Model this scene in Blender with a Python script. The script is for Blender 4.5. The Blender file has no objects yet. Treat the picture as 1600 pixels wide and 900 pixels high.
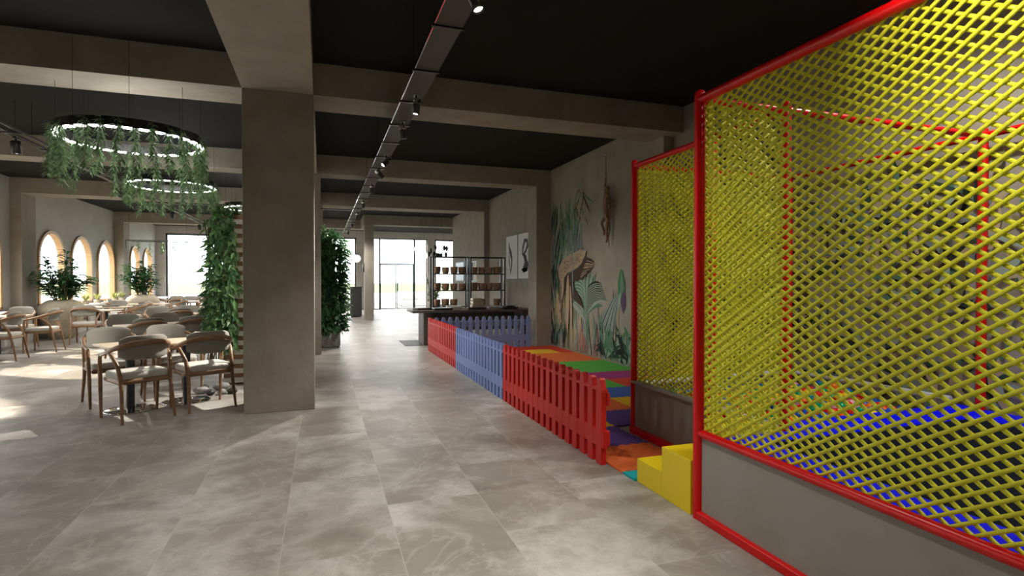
import bpy, math, random
from mathutils import Vector, Matrix
C = bpy.context.scene.collection
PI = math.pi
rnd = random.Random(7)

# ------------------------------------------------------------------ camera
cam = bpy.data.objects.new('camera', bpy.data.cameras.new('camera'))
C.objects.link(cam)
cam.location = (0, 0, 1.4)
cam.rotation_euler = (PI / 2 - 0.0136, 0, -0.3295)
cam.data.sensor_width = 36
cam.data.lens = 867.96 * 36 / 1600
cam.data.clip_start = 0.05
cam.data.clip_end = 600
bpy.context.scene.camera = cam
vs = bpy.context.scene.view_settings
vs.view_transform = 'Standard'; vs.look = 'None'; vs.exposure = 0.0; vs.gamma = 1.0
vs.use_curve_mapping = False

# ------------------------------------------------------------------ world and sun
world = bpy.data.worlds.new('sky'); bpy.context.scene.world = world
world.use_nodes = True
wn = world.node_tree.nodes; wl = world.node_tree.links
bg = wn['Background']
tc = wn.new('ShaderNodeTexCoord'); sp = wn.new('ShaderNodeSeparateXYZ'); cr = wn.new('ShaderNodeValToRGB')
wl.new(tc.outputs['Generated'], sp.inputs[0]); wl.new(sp.outputs['Z'], cr.inputs[0]); wl.new(cr.outputs[0], bg.inputs[0])
cr.color_ramp.elements[0].position = 0.0; cr.color_ramp.elements[0].color = (0.80, 0.92, 0.96, 1)
cr.color_ramp.elements[1].position = 0.16; cr.color_ramp.elements[1].color = (0.97, 0.985, 1.0, 1)
bg.inputs[1].default_value = 6.5

def lamp(name, kind, loc, energy, color=(1, 1, 1), **kw):
    d = bpy.data.lights.new(name, kind); d.energy = energy; d.color = color
    for k, v in kw.items(): setattr(d, k, v)
    o = bpy.data.objects.new(name, d); o.location = loc; C.objects.link(o)
    return o
def aim(o, target):
    v = Vector(target) - o.location
    o.rotation_euler = v.to_track_quat('-Z', 'Y').to_euler()
sun = lamp('sun', 'SUN', (-20, 30, 20), 16.0, (1.0, 0.88, 0.70), angle=0.03)
aim(sun, (-20 + 0.75, 30 - 0.55, 20 - 0.52))

# ------------------------------------------------------------------ materials
def mat(name, col, rough=0.6, metal=0.0, spec=0.5, bump=None, vary=None, emit=None, coat=0.0, sheen=0.0):
    """col base colour; bump=(scale,strength); vary=(scale,colour2,detail)"""
    m = bpy.data.materials.new(name); m.use_nodes = True
    n = m.node_tree.nodes; l = m.node_tree.links; b = n['Principled BSDF']
    b.inputs['Base Color'].default_value = (*col, 1)
    b.inputs['Roughness'].default_value = rough
    b.inputs['Metallic'].default_value = metal
    b.inputs['Specular IOR Level'].default_value = spec
    b.inputs['Coat Weight'].default_value = coat
    if sheen: b.inputs['Sheen Weight'].default_value = sheen
    tcn = None
    if bump or vary:
        tcn = n.new('ShaderNodeTexCoord')
    if vary:
        t = n.new('ShaderNodeTexNoise'); t.inputs['Scale'].default_value = vary[0]
        t.inputs['Detail'].default_value = vary[2] if len(vary) > 2 else 4
        r = n.new('ShaderNodeValToRGB'); r.color_ramp.elements[0].position = 0.35; r.color_ramp.elements[1].position = 0.65
        r.color_ramp.elements[0].color = (*col, 1); r.color_ramp.elements[1].color = (*vary[1], 1)
        l.new(tcn.outputs['Object'], t.inputs['Vector']); l.new(t.outputs['Fac'], r.inputs[0]); l.new(r.outputs[0], b.inputs['Base Color'])
    if bump:
        t2 = n.new('ShaderNodeTexNoise'); t2.inputs['Scale'].default_value = bump[0]; t2.inputs['Detail'].default_value = 5
        bp = n.new('ShaderNodeBump'); bp.inputs['Strength'].default_value = bump[1]; bp.inputs['Distance'].default_value = 0.02
        l.new(tcn.outputs['Object'], t2.inputs['Vector']); l.new(t2.outputs['Fac'], bp.inputs['Height']); l.new(bp.outputs[0], b.inputs['Normal'])
    if emit:
        b.inputs['Emission Color'].default_value = (*emit[0], 1); b.inputs['Emission Strength'].default_value = emit[1]
    return m

def wood(name, c1, c2, rough=0.45, scale=(2, 14, 14)):
    m = bpy.data.materials.new(name); m.use_nodes = True
    n = m.node_tree.nodes; l = m.node_tree.links; b = n['Principled BSDF']
    b.inputs['Roughness'].default_value = rough
    t = n.new('ShaderNodeTexCoord'); mp = n.new('ShaderNodeMapping'); mp.inputs['Scale'].default_value = scale
    no = n.new('ShaderNodeTexNoise'); no.inputs['Scale'].default_value = 3; no.inputs['Detail'].default_value = 6
    r = n.new('ShaderNodeValToRGB'); r.color_ramp.elements[0].position = 0.3; r.color_ramp.elements[1].position = 0.7
    r.color_ramp.elements[0].color = (*c1, 1); r.color_ramp.elements[1].color = (*c2, 1)
    l.new(t.outputs['Object'], mp.inputs[0]); l.new(mp.outputs[0], no.inputs['Vector']); l.new(no.outputs['Fac'], r.inputs[0]); l.new(r.outputs[0], b.inputs['Base Color'])
    return m

def floor_material():
    m = bpy.data.materials.new('stone_tiles'); m.use_nodes = True
    n = m.node_tree.nodes; l = m.node_tree.links; b = n['Principled BSDF']
    t = n.new('ShaderNodeTexCoord')
    # per tile random offset through the brick texture's tint
    mp = n.new('ShaderNodeMapping'); mp.inputs['Rotation'].default_value = (0, 0, PI / 2)
    mp.inputs['Location'].default_value = (0.0, 0.205, 0)
    l.new(t.outputs['Object'], mp.inputs[0])
    br = n.new('ShaderNodeTexBrick'); br.offset = 0.5; br.inputs['Scale'].default_value = 1.0
    br.inputs['Brick Width'].default_value = 1.17; br.inputs['Row Height'].default_value = 0.585
    br.inputs['Mortar Size'].default_value = 0.0022; br.inputs['Mortar Smooth'].default_value = 0.1
    br.inputs['Color1'].default_value = (0, 0, 0, 1); br.inputs['Color2'].default_value = (1, 1, 1, 1); br.inputs['Mortar'].default_value = (0.5, 0.5, 0.5, 1)
    l.new(mp.outputs[0], br.inputs['Vector'])
    off = n.new('ShaderNodeVectorMath'); off.operation = 'MULTIPLY_ADD'; off.inputs[1].default_value = (9, 5, 7)
    l.new(br.outputs['Color'], off.inputs[0]); l.new(t.outputs['Object'], off.inputs[2])
    n1 = n.new('ShaderNodeTexNoise'); n1.inputs['Scale'].default_value = 1.7; n1.inputs['Detail'].default_value = 8; n1.inputs['Roughness'].default_value = 0.62; n1.inputs['Distortion'].default_value = 0.9
    l.new(off.outputs[0], n1.inputs['Vector'])
    r1 = n.new('ShaderNodeValToRGB')
    e = r1.color_ramp.elements; e[0].position = 0.28; e[0].color = (0.20, 0.178, 0.152, 1); e[1].position = 0.74; e[1].color = (0.44, 0.422, 0.392, 1)
    x = e.new(0.5); x.color = (0.275, 0.250, 0.218, 1)
    l.new(n1.outputs['Fac'], r1.inputs[0])
    # thin pale veins
    n2 = n.new('ShaderNodeTexNoise'); n2.inputs['Scale'].default_value = 1.5; n2.inputs['Detail'].default_value = 5; n2.inputs['Distortion'].default_value = 1.6
    l.new(off.outputs[0], n2.inputs['Vector'])
    sb = n.new('ShaderNodeMath'); sb.operation = 'SUBTRACT'; sb.inputs[1].default_value = 0.5; l.new(n2.outputs['Fac'], sb.inputs[0])
    ab = n.new('ShaderNodeMath'); ab.operation = 'ABSOLUTE'; l.new(sb.outputs[0], ab.inputs[0])
    r2 = n.new('ShaderNodeValToRGB'); r2.color_ramp.elements[0].position = 0.0; r2.color_ramp.elements[0].color = (1, 1, 1, 1); r2.color_ramp.elements[1].position = 0.014; r2.color_ramp.elements[1].color = (0, 0, 0, 1)
    l.new(ab.outputs[0], r2.inputs[0])
    # cloudy white patches
    n3 = n.new('ShaderNodeTexNoise'); n3.inputs['Scale'].default_value = 0.9; n3.inputs['Detail'].default_value = 7; n3.inputs['Roughness'].default_value = 0.7
    l.new(off.outputs[0], n3.inputs['Vector'])
    r3 = n.new('ShaderNodeValToRGB'); r3.color_ramp.elements[0].position = 0.50; r3.color_ramp.elements[0].color = (0, 0, 0, 1); r3.color_ramp.elements[1].position = 0.78; r3.color_ramp.elements[1].color = (1, 1, 1, 1)
    l.new(n3.outputs['Fac'], r3.inputs[0])
    m1 = n.new('ShaderNodeMixRGB'); m1.inputs[2].default_value = (0.66, 0.65, 0.62, 1); l.new(r1.outputs[0], m1.inputs[1])
    l.new(r3.outputs[0], m1.inputs[0])
    mv = n.new('ShaderNodeMath'); mv.operation = 'MULTIPLY'; mv.inputs[1].default_value = 0.20; l.new(r2.outputs[0], mv.inputs[0])
    m2 = n.new('ShaderNodeMixRGB'); m2.inputs[2].default_value = (0.62, 0.60, 0.57, 1); l.new(m1.outputs[0], m2.inputs[1]); l.new(mv.outputs[0], m2.inputs[0])
    m3 = n.new('ShaderNodeMixRGB'); m3.inputs[2].default_value = (0.44, 0.42, 0.38, 1); l.new(m2.outputs[0], m3.inputs[1])
    mf = n.new('ShaderNodeMath'); mf.operation = 'MULTIPLY'; mf.inputs[1].default_value = 0.75
    l.new(br.outputs['Fac'], mf.inputs[0]); l.new(mf.outputs[0], m3.inputs[0])
    l.new(m3.outputs[0], b.inputs['Base Color'])
    rr = n.new('ShaderNodeMapRange'); rr.inputs['To Min'].default_value = 0.30; rr.inputs['To Max'].default_value = 0.48
    l.new(n1.outputs['Fac'], rr.inputs[0]); l.new(rr.outputs[0], b.inputs['Roughness'])
    b.inputs['Specular IOR Level'].default_value = 0.45
    return m

def glass_material():
    m = bpy.data.materials.new('window_glass'); m.use_nodes = True
    n = m.node_tree.nodes; l = m.node_tree.links
    for x in list(n):
        if x.type == 'BSDF_PRINCIPLED': n.remove(x)
    tr = n.new('ShaderNodeBsdfTransparent'); gl = n.new('ShaderNodeBsdfGlossy'); gl.inputs['Roughness'].default_value = 0.02
    mx = n.new('ShaderNodeMixShader'); lw = n.new('ShaderNodeLayerWeight'); fr = n.new('ShaderNodeMath'); fr.operation = 'POWER'; fr.inputs[1].default_value = 5
    f2 = n.new('ShaderNodeMath'); f2.operation = 'MULTIPLY_ADD'; f2.inputs[1].default_value = 0.35; f2.inputs[2].default_value = 0.03
    l.new(lw.outputs['Facing'], fr.inputs[0]); l.new(fr.outputs[0], f2.inputs[0]); l.new(f2.outputs[0], mx.inputs[0]); l.new(tr.outputs[0], mx.inputs[1]); l.new(gl.outputs[0], mx.inputs[2])
    l.new(mx.outputs[0], n['Material Output'].inputs[0])
    return m

def leafmat(name, c1, c2, rough=0.45):
    m = bpy.data.materials.new(name); m.use_nodes = True
    n = m.node_tree.nodes; l = m.node_tree.links; b = n['Principled BSDF']
    g = n.new('ShaderNodeNewGeometry'); r = n.new('ShaderNodeValToRGB')
    r.color_ramp.elements[0].color = (*c1, 1); r.color_ramp.elements[1].color = (*c2, 1)
    l.new(g.outputs['Random Per Island'], r.inputs[0]); l.new(r.outputs[0], b.inputs['Base Color'])
    b.inputs['Roughness'].default_value = rough
    tl = n.new('ShaderNodeBsdfTranslucent'); l.new(r.outputs[0], tl.inputs[0])
    mx = n.new('ShaderNodeMixShader'); mx.inputs[0].default_value = 0.3
    l.new(b.outputs[0], mx.inputs[1]); l.new(tl.outputs[0], mx.inputs[2]); l.new(mx.outputs[0], n['Material Output'].inputs[0])
    return m

M = dict(
    plaster=mat('beige_plaster', (0.30, 0.27, 0.225), 0.85, bump=(14, 0.25), vary=(3.0, (0.35, 0.32, 0.275), 8), spec=0.3),
    lightplaster=mat('pale_concrete', (0.46, 0.455, 0.43), 0.8, bump=(6, 0.2), vary=(1.4, (0.53, 0.525, 0.5), 8), spec=0.3),
    ceiling=mat('black_ceiling', (0.017, 0.018, 0.018), 0.9, spec=0.2),
    floor=floor_material(),
    glass=glass_material(),
    blackmetal=mat('black_metal', (0.022, 0.022, 0.024), 0.28, 0.0),
    darkframe=mat('dark_window_frame', (0.03, 0.035, 0.04), 0.4),
    chrome=mat('chrome', (0.75, 0.78, 0.8), 0.08, 1.0),
    oak=wood('oak_wood', (0.20, 0.105, 0.048), (0.32, 0.185, 0.095)),
    archwood=wood('light_arch_wood', (0.55, 0.33, 0.15), (0.66, 0.42, 0.21), 0.5),
    tabletop=wood('pale_table_wood', (0.56, 0.44, 0.31), (0.64, 0.52, 0.38), 0.4),
    deskwood=wood('grey_desk_wood', (0.13, 0.10, 0.075), (0.19, 0.15, 0.115), 0.5),
    fabric=mat('grey_seat_fabric', (0.30, 0.285, 0.25), 0.95, bump=(220, 0.4), spec=0.2, sheen=0.2),
    seatfabric=mat('cream_seat_fabric', (0.55, 0.53, 0.48), 0.95, bump=(220, 0.4), spec=0.2, sheen=0.2),
    red=mat('red_enamel', (0.66, 0.002, 0.003), 0.32, spec=0.35),
    redplastic=mat('red_plastic', (0.60, 0.012, 0.012), 0.42),
    blueplastic=mat('periwinkle_plastic', (0.22, 0.31, 0.64), 0.45),
    yellow=mat('yellow_board', (0.80, 0.60, 0.008), 0.45),
    net=mat('yellow_cord', (0.60, 0.585, 0.010), 0.45, bump=(160, 0.3)),
    panel=mat('grey_board', (0.27, 0.25, 0.215), 0.7, vary=(4, (0.30, 0.285, 0.25), 6)),
    ledge=mat('grey_ledge', (0.36, 0.36, 0.34), 0.6),
    pad=mat('blue_vinyl', (0.0, 0.003, 0.92), 0.5, spec=0.15),
    tramp=mat('black_jump_fabric', (0.007, 0.009, 0.016), 0.8, spec=0.08),
    curb=mat('lavender_grey_padding', (0.50, 0.53, 0.62), 0.5),
    ball_r=mat('ball_red', (0.75, 0.012, 0.015), 0.25), ball_y=mat('ball_yellow', (0.85, 0.58, 0.01), 0.25),
    ball_g=mat('ball_green', (0.0, 0.30, 0.10), 0.25), ball_b=mat('ball_blue', (0.01, 0.10, 0.55), 0.25),
    ball_o=mat('ball_orange', (0.85, 0.20, 0.01), 0.25), ball_p=mat('ball_pink', (0.70, 0.30, 0.40), 0.25),
    pot=mat('sandstone_pot', (0.34, 0.29, 0.21), 0.8, bump=(30, 0.3), vary=(5, (0.42, 0.37, 0.28), 6)),
    soil=mat('soil', (0.05, 0.035, 0.025), 0.95),
    basket=mat('woven_basket', (0.30, 0.17, 0.10), 0.75, bump=(90, 0.6), vary=(50, (0.45, 0.28, 0.17), 3)),
    white=mat('white_paint', (0.78, 0.78, 0.76), 0.55),
    canvas=mat('white_canvas', (0.80, 0.80, 0.79), 0.7),
    ink=mat('black_ink', (0.012, 0.012, 0.014), 0.7),
    darkgrey=mat('charcoal_laminate', (0.035, 0.036, 0.036), 0.5),
    stone=mat('grey_stone', (0.16, 0.16, 0.16), 0.8, bump=(20, 0.5), vary=(14, (0.32, 0.32, 0.31), 5)),
    grass=mat('lawn', (0.035, 0.062, 0.012), 0.9, vary=(.5, (0.06, 0.085, 0.022), 6)),
    patio=mat('pale_patio', (0.15, 0.15, 0.148), 0.8, vary=(0.7, (0.125, 0.125, 0.123), 4)),
    led=mat('led_strip', (1, 1, 1), 0.5, emit=((0.95, 1.0, 0.95), 4)),
    globe=mat('lit_globe', (1, 1, 1), 0.5, emit=((1.0, 0.97, 0.92), 5)),
    spotlens=mat('lit_lens', (1, 1, 1), 0.5, emit=((1, 0.96, 0.88), 12)),
    leaf_dark=leafmat('dark_leaf', (0.02, 0.075, 0.035), (0.09, 0.22, 0.08), 0.35),
    leaf_mid=leafmat('mid_leaf', (0.04, 0.12, 0.05), (0.20, 0.36, 0.14), 0.35),
    leaf_vine=leafmat('vine_leaf', (0.08, 0.17, 0.07), (0.30, 0.43, 0.22), 0.4),
    leaf_grass=leafmat('grass_leaf', (0.20, 0.28, 0.06), (0.5, 0.5, 0.2)),
    stem=mat('plant_stem', (0.10, 0.09, 0.035), 0.8),
    rail=mat('satin_black_rail', (0.085, 0.085, 0.085), 0.3),
    tray=mat('dark_cable_tray', (0.05, 0.045, 0.038), 0.6, bump=(300, 0.5), vary=(160, (0.09, 0.08, 0.065), 2)),
    slatwhite=mat('whitewashed_slat', (0.52, 0.50, 0.46), 0.7),
)

# ------------------------------------------------------------------ mesh helpers
class MB:
    def __init__(s): s.v = []; s.f = []; s.m = []; s.sm = []
    def add(s, vs_, fs, m=0, sm=False):
        o = len(s.v); s.v += [tuple(p) for p in vs_]
        for f in fs: s.f.append(tuple(i + o for i in f)); s.m.append(m); s.sm.append(sm)
    def box(s, x0, y0, z0, x1, y1, z1, m=0):
        s.add([(x0, y0, z0), (x1, y0, z0), (x1, y1, z0), (x0, y1, z0), (x0, y0, z1), (x1, y0, z1), (x1, y1, z1), (x0, y1, z1)],
              [(0, 3, 2, 1), (4, 5, 6, 7), (0, 1, 5, 4), (1, 2, 6, 5), (2, 3, 7, 6), (3, 0, 4, 7)], m)
    def rbox(s, x0, y0, z0, x1, y1, z1, r=0.01, m=0, n=3):
        """box with rounded vertical corners and chamfered top and bottom"""
        def ring(z, ins):
            P = []
            rr = max(r - ins, 0.0005)
            for cx, cy, a0 in ((x1 - r, y1 - r, 0), (x0 + r, y1 - r, 90), (x0 + r, y0 + r, 180), (x1 - r, y0 + r, 270)):
                for k in range(n + 1):
                    a = math.radians(a0 + 90 * k / n); P.append((cx + rr * math.cos(a), cy + rr * math.sin(a), z))
            return P
        e = min(r * 0.5, (z1 - z0) * 0.4)
        s.loft([ring(z0, e), ring(z0 + e, 0), ring(z1 - e, 0), ring(z1, e)], m, True)
    def loft(s, rings, m=0, sm=False, caps=True, closed=True):
        n = len(rings[0]); vs_ = [p for r in rings for p in r]; fs = []
        for i in range(len(rings) - 1):
            for j in range(n if closed else n - 1):
                k = (j + 1) % n
                fs.append((i * n + j, i * n + k, (i + 1) * n + k, (i + 1) * n + j))
        s.add(vs_, fs, m, sm)
        if caps:
            s.add(rings[0], [tuple(range(n))[::-1]], m); s.add(rings[-1], [tuple(range(n))], m)
    def tube(s, pts, r, n=8, m=0, sm=True, caps=True, flat=None):
        """tube along pts; r scalar or list; flat=(ax,ay) multiplies the section's two axes"""
        pts = [Vector(p) for p in pts]; rs = r if isinstance(r, (list, tuple)) else [r] * len(pts)
        rings = []; up = None
        for i, p in enumerate(pts):
            t = (pts[min(i + 1, len(pts) - 1)] - pts[max(i - 1, 0)]).normalized()
            if up is None:
                up = Vector((0, 0, 1)) if abs(t.z) < 0.9 else Vector((1, 0, 0))
            a = t.cross(up); a.normalize(); b = a.cross(t); b.normalize(); up = b
            fx, fy = flat if flat else (1, 1)
            rings.append([p + a * (rs[i] * fx * math.cos(2 * PI * k / n)) + b * (rs[i] * fy * math.sin(2 * PI * k / n)) for k in range(n)])
        s.loft(rings, m, sm, caps)
    def lathe(s, prof, c=(0, 0, 0), n=24, m=0, sm=True, caps=True):
        rings = [[(c[0] + r * math.cos(2 * PI * k / n), c[1] + r * math.sin(2 * PI * k / n), c[2] + z) for k in range(n)] for r, z in prof]
        s.loft(rings, m, sm, caps)
    def prism(s, poly, d, m=0):
        """extrude 3D polygon by vector d"""
        n = len(poly); d = Vector(d); q = [Vector(p) for p in poly]; w = [p + d for p in q]
        s.add(q + w, [tuple(range(n))[::-1], tuple(range(n, 2 * n))] + [(i, (i + 1) % n, (i + 1) % n + n, i + n) for i in range(n)], m)
    def leaf(s, p, d, w, L, up=(0, 0, 1), m=0, droop=0.15):
        p = Vector(p); d = Vector(d).normalized(); up = Vector(up)
        a = d.cross(up)
        if a.length < 1e-3: a = Vector((1, 0, 0))
        a.normalize(); nn = a.cross(d)
        mid = p + d * L * 0.45; tip = p + d * L - Vector((0, 0, L * droop))
        s.add([p, mid + a * w / 2 + nn * w * 0.18, mid, mid - a * w / 2 + nn * w * 0.18, tip],
              [(0, 1, 2), (0, 2, 3), (1, 4, 2), (2, 4, 3)], m)
    def sphere(s, c, r, n=10, k=6, m=0, sc=(1, 1, 1)):
        prof = [(max(r * math.sin(PI * i / k), 0.0004), -r * math.cos(PI * i / k)) for i in range(k + 1)]
        rings = [[(c[0] + q * sc[0] * math.cos(2 * PI * j / n), c[1] + q * sc[1] * math.sin(2 * PI * j / n), c[2] + z * sc[2]) for j in range(n)] for q, z in prof]
        s.loft(rings, m, True)
    def build(s, name, mats, parent=None, bevel=0, autosmooth=False):
        me = bpy.data.meshes.new(name); me.from_pydata(s.v, [], s.f)
        if not isinstance(mats, (list, tuple)): mats = [mats]
        for x in mats: me.materials.append(x)
        me.polygons.foreach_set('material_index', s.m); me.polygons.foreach_set('use_smooth', s.sm)
        me.update()
        o = bpy.data.objects.new(name, me); C.objects.link(o)
        if parent is not None: o.parent = parent
        if bevel:
            b = o.modifiers.new('bevel', 'BEVEL'); b.width = bevel; b.segments = 2; b.limit_method = 'ANGLE'
        return o

def tag(o, label=None, cat=None, group=None, kind=None):
    if label: o['label'] = label
    if cat: o['category'] = cat
    if group: o['group'] = group
    if kind: o['kind'] = kind
    return o
def thing(name, label, cat, loc=(0, 0, 0), rz=0, group=None):
    o = bpy.data.objects.new(name, None); o.empty_display_size = 0.1; C.objects.link(o)
    o.location = loc; o.rotation_euler = (0, 0, rz)
    return tag(o, label, cat, group)
def kids(o): return [x for x in bpy.data.objects if x.parent == o]
def dup(root, loc, rz, label, group=None, children=None):
    r = root.copy(); C.objects.link(r); r.location = loc; r.rotation_euler = (0, 0, rz)
    r['label'] = label
    if group: r['group'] = group
    for ch, gs in children:
        c = ch.copy(); C.objects.link(c); c.parent = r
        for g in gs:
            d = g.copy(); C.objects.link(d); d.parent = c
    return r
def tree(o): return [(c, kids(c)) for c in kids(o)]
def struct(name, mb, mats, parent=None, **k):
    o = mb.build(name, mats, parent, **k)
    if parent is None: o['kind'] = 'structure'
    return o
ORD = ['leftmost', 'second from the left', 'third from the left', 'fourth from the left', 'fifth from the left', 'sixth from the left', 'seventh from the left', 'rightmost']

CE, SO = 3.748, 3.40          # ceiling, beam soffit
XL, XR = -6.70, 4.64          # side walls
YB, YE = -3.0, 27.3           # rear, end wall

# ------------------------------------------------------------------ floor, ceiling, outside ground
b = MB(); b.box(XL - 0.3, YB - 0.2, -0.1, 7.0, YE + 0.3, 0.0); struct('floor', b, M['floor'])
b = MB(); b.box(XL - 0.3, YB - 0.2, CE, 7.0, YE + 0.3, CE + 0.25); struct('ceiling', b, M['ceiling'])
b = MB(); b.box(-160, -60, -0.30, 160, 300, -0.14); tag(b.build('lawn', M['grass']), kind='structure')
b = MB(); b.box(-3, YE + 0.3, -0.13, 12, YE + 7.5, -0.03); tag(b.build('patio', M['patio']), kind='structure')
b = MB(); b.box(-13, 2, -0.13, XL - 0.32, YE + 7, -0.06); tag(b.build('side_terrace', M['patio']), kind='structure')

# ------------------------------------------------------------------ left wall with arched windows
def arch_pts(yc, w, zs, zt, n=16):
    r = w / 2; zc = zt - r
    return [(yc - r, zs)] + [(yc - r * math.cos(PI * k / n), zc + r * math.sin(PI * k / n)) for k in range(n + 1)] + [(yc + r, zs)]
ARCH = [(6.1, 1.5), (8.0, 1.5), (9.9, 1.5), (12.45, 1.5), (14.45, 1.52), (17.63, 1.5), (19.55, 1.5), (21.50, 1.5), (24.45, 1.15), (26.05, 1.15)]
ZS, ZT = 0.75, 2.70
def wall_with_arches():
    b = MB(); y = YB - 0.2
    xi, xo = XL, XL - 0.12
    def quad(y0, z0, y1, z1):
        if y1 - y0 > 1e-4 and z1 - z0 > 1e-4: b.box(xo, y0, z0, xi, y1, z1)
    for yc, w in ARCH:
        quad(y, 0, yc - w / 2, CE + 0.05); y = yc + w / 2
        quad(yc - w / 2, 0, yc + w / 2, ZS)
        P = arch_pts(yc, w, ZS, ZT)
        for (a, za), (c, zc) in zip(P[1:-1], P[2:-1]):
            b.prism([(xi, a, za), (xi, c, zc), (xi, c, CE + 0.05), (xi, a, CE + 0.05)], (xo - xi, 0, 0))
    quad(y, 0, YE + 0.3, CE + 0.05)
    return b
struct('wall_left', wall_with_arches(), M['lightplaster'])
for i, (yc, w) in enumerate(ARCH):
    t = bpy.data.objects.new('window_%d' % (i + 1), None); C.objects.link(t); t['kind'] = 'structure'; t.location = (XL, yc, ZS)
    b = MB(); P = arch_pts(0, w, 0.0, ZT - ZS); Q = arch_pts(0, w - 0.16, 0.06, ZT - ZS - 0.08)
    for k in range(len(P) - 1):
        (a, za), (c, zc) = P[k], P[k + 1]; (d, zd), (e_, ze) = Q[k], Q[k + 1]
        b.prism([(0.045, a, za), (0.045, c, zc), (0.045, e_, ze), (0.045, d, zd)], (-0.15, 0, 0))
    b.box(-0.105, -w / 2, 0, 0.045, w / 2, 0.06)
    b.build('window_frame', M['archwood'], t)
    b = MB(); q = [(-0.06, y, z) for y, z in Q]; b.prism(q, (0.008, 0, 0)); b.build('pane', M['glass'], t)
# sill and planting ledge
for i, (y0, y1) in enumerate(((4.5, 11.0), (11.55, 15.6), (16.35, 22.3), (22.9, 27.2))):
    b = MB(); b.box(XL + 0.05, y0, 0.0, XL + 0.42, y1, 0.66); b.box(XL + 0.05, y0, 0.66, XL + 0.46, y1, 0.72, 1)
    struct('trim_%d' % (i + 1), b, [M['lightplaster'], M['white']])

# right wall (mural, pictures), opening for a small window
b = MB(); T = 0.25
b.box(XR, YB - 0.2, 0, XR + T, 17.05, CE); b.box(XR, 17.95, 0, XR + T, 20.45, CE)
b.box(XR, 17.05, 0, XR + T, 17.95, 1.36); b.box(XR, 17.05, 2.03, XR + T, 17.95, CE)
struct('wall_right', b, M['plaster'])
b = MB(); b.box(XR + T, 20.45 - 0.25, 0, 6.9, 20.45, CE); b.box(6.65, 20.45, 0, 6.9, YE + 0.3, CE)
struct('wall_side_far_right', b, M['lightplaster'])
t = bpy.data.objects.new('window_11', None); C.objects.link(t); t['kind'] = 'structure'; t.location = (XR, 17.5, 1.36)
b = MB()
for a in ((-0.45, 0, 0.45, 0.04), (-0.45, 0.63, 0.45, 0.67), (-0.45, 0.04, -0.41, 0.63), (0.41, 0.04, 0.45, 0.63)):
    b.box(0.02, a[0], a[1], 0.12, a[2], a[3])
b.build('window_frame', M['darkframe'], t)
b = MB(); b.box(0.06, -0.41, 0.04, 0.07, 0.41, 0.63); b.build('pane', M['glass'], t)
# rear wall behind the viewer
b = MB(); b.box(XL, YB - 0.2, 0, XR, YB, CE); struct('wall_rear', b, M['plaster'])

# end wall with tall windows and glazed door
OPEN = [(-6.35, -0.9, 0.12), (-0.5, 1.55, 0.12), (2.32, 4.93, 0.0), (5.3, 6.45, 0.12)]
b = MB(); x = XL; ZH = 3.43
for x0, x1, zb in OPEN:
    b.box(x, YE, 0, x0, YE + 0.25, CE); 
    if zb > 0: b.box(x0, YE, 0, x1, YE + 0.25, zb)
    b.box(x0, YE, ZH, x1, YE + 0.25, CE); x = x1
b.box(x, YE, 0, 6.65, YE + 0.25, CE)
struct('wall_end', b, M['lightplaster'])
def frame_bars(b, rects, y0, y1):
    for r in rects: b.box(r[0], y0, r[1], r[2], y1, r[3])
def big_window(name, x0, x1, zb, verticals, horizontals=()):
    t = bpy.data.objects.new(name, None); C.objects.link(t); t['kind'] = 'structure'; t.location = (0, YE + 0.1, 0)
    b = MB(); w = 0.075
    frame_bars(b, [(x0, zb, x1, zb + w), (x0, ZH - w, x1, ZH), (x0, zb, x0 + w, ZH), (x1 - w, zb, x1, ZH)], 0, 0.07)
    for v in verticals: frame_bars(b, [(v - w / 2, zb, v + w / 2, ZH)], 0.002, 0.068)
    for xa, xb, z in horizontals: frame_bars(b, [(xa, z - w / 2, xb, z + w / 2)], 0.004, 0.066)
    b.build('window_frame', M['darkframe'], t)
    b = MB(); b.box(x0 + w, 0.03, zb + w, x1 - w, 0.04, ZH - w); b.build('pane', M['glass'], t)
    return t
big_window('window_12', -6.35, -0.9, 0.12, (-4.0, -2.4))
big_window('window_13', -0.5, 1.55, 0.12, (0.4,))
big_window('window_14', 5.3, 6.45, 0.12, ())
t = bpy.data.objects.new('door_1', None); C.objects.link(t); t['kind'] = 'structure'; t.location = (0, YE + 0.08, 0)
b = MB(); w = 0.07
frame_bars(b, [(2.32, 0, 2.37, ZH), (4.88, 0, 4.93, ZH), (2.32, ZH - 0.05, 4.93, ZH), (2.60, 0, 2.60 + w, ZH), (4.26, 0, 4.26 + w, ZH), (2.60, 2.17, 4.30, 2.22)], 0, 0.07)
frame_bars(b, [(2.32, 0, 2.60, 0.04), (4.30, 0, 4.93, 0.04)], 0.001, 0.069)
b.build('door_frame', M['darkframe'], t)
for k, (xa, xb) in enumerate(((2.65, 3.42), (3.45, 4.255))):
    b = MB(); frame_bars(b, [(xa, 0.01, xa + 0.035, 2.165), (xb - 0.035, 0.01, xb, 2.165), (xa, 0.01, xb, 0.05), (xa, 2.13, xb, 2.165)], 0.01, 0.055)
    lf = b.build('door_leaf', M['darkframe'], t)
    b = MB(); b.box(xa + 0.035, 0.028, 0.05, xb - 0.035, 0.036, 2.13); b.build('pane', M['glass'], lf)
    hx = 3.38 if k == 0 else 3.49
    b = MB(); b.tube([(hx, -0.005, 0.9), (hx, -0.045, 0.92), (hx, -0.045, 1.28), (hx, -0.005, 1.3)], 0.011, 8); b.build('door_handle', M['darkframe'], lf)
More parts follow.
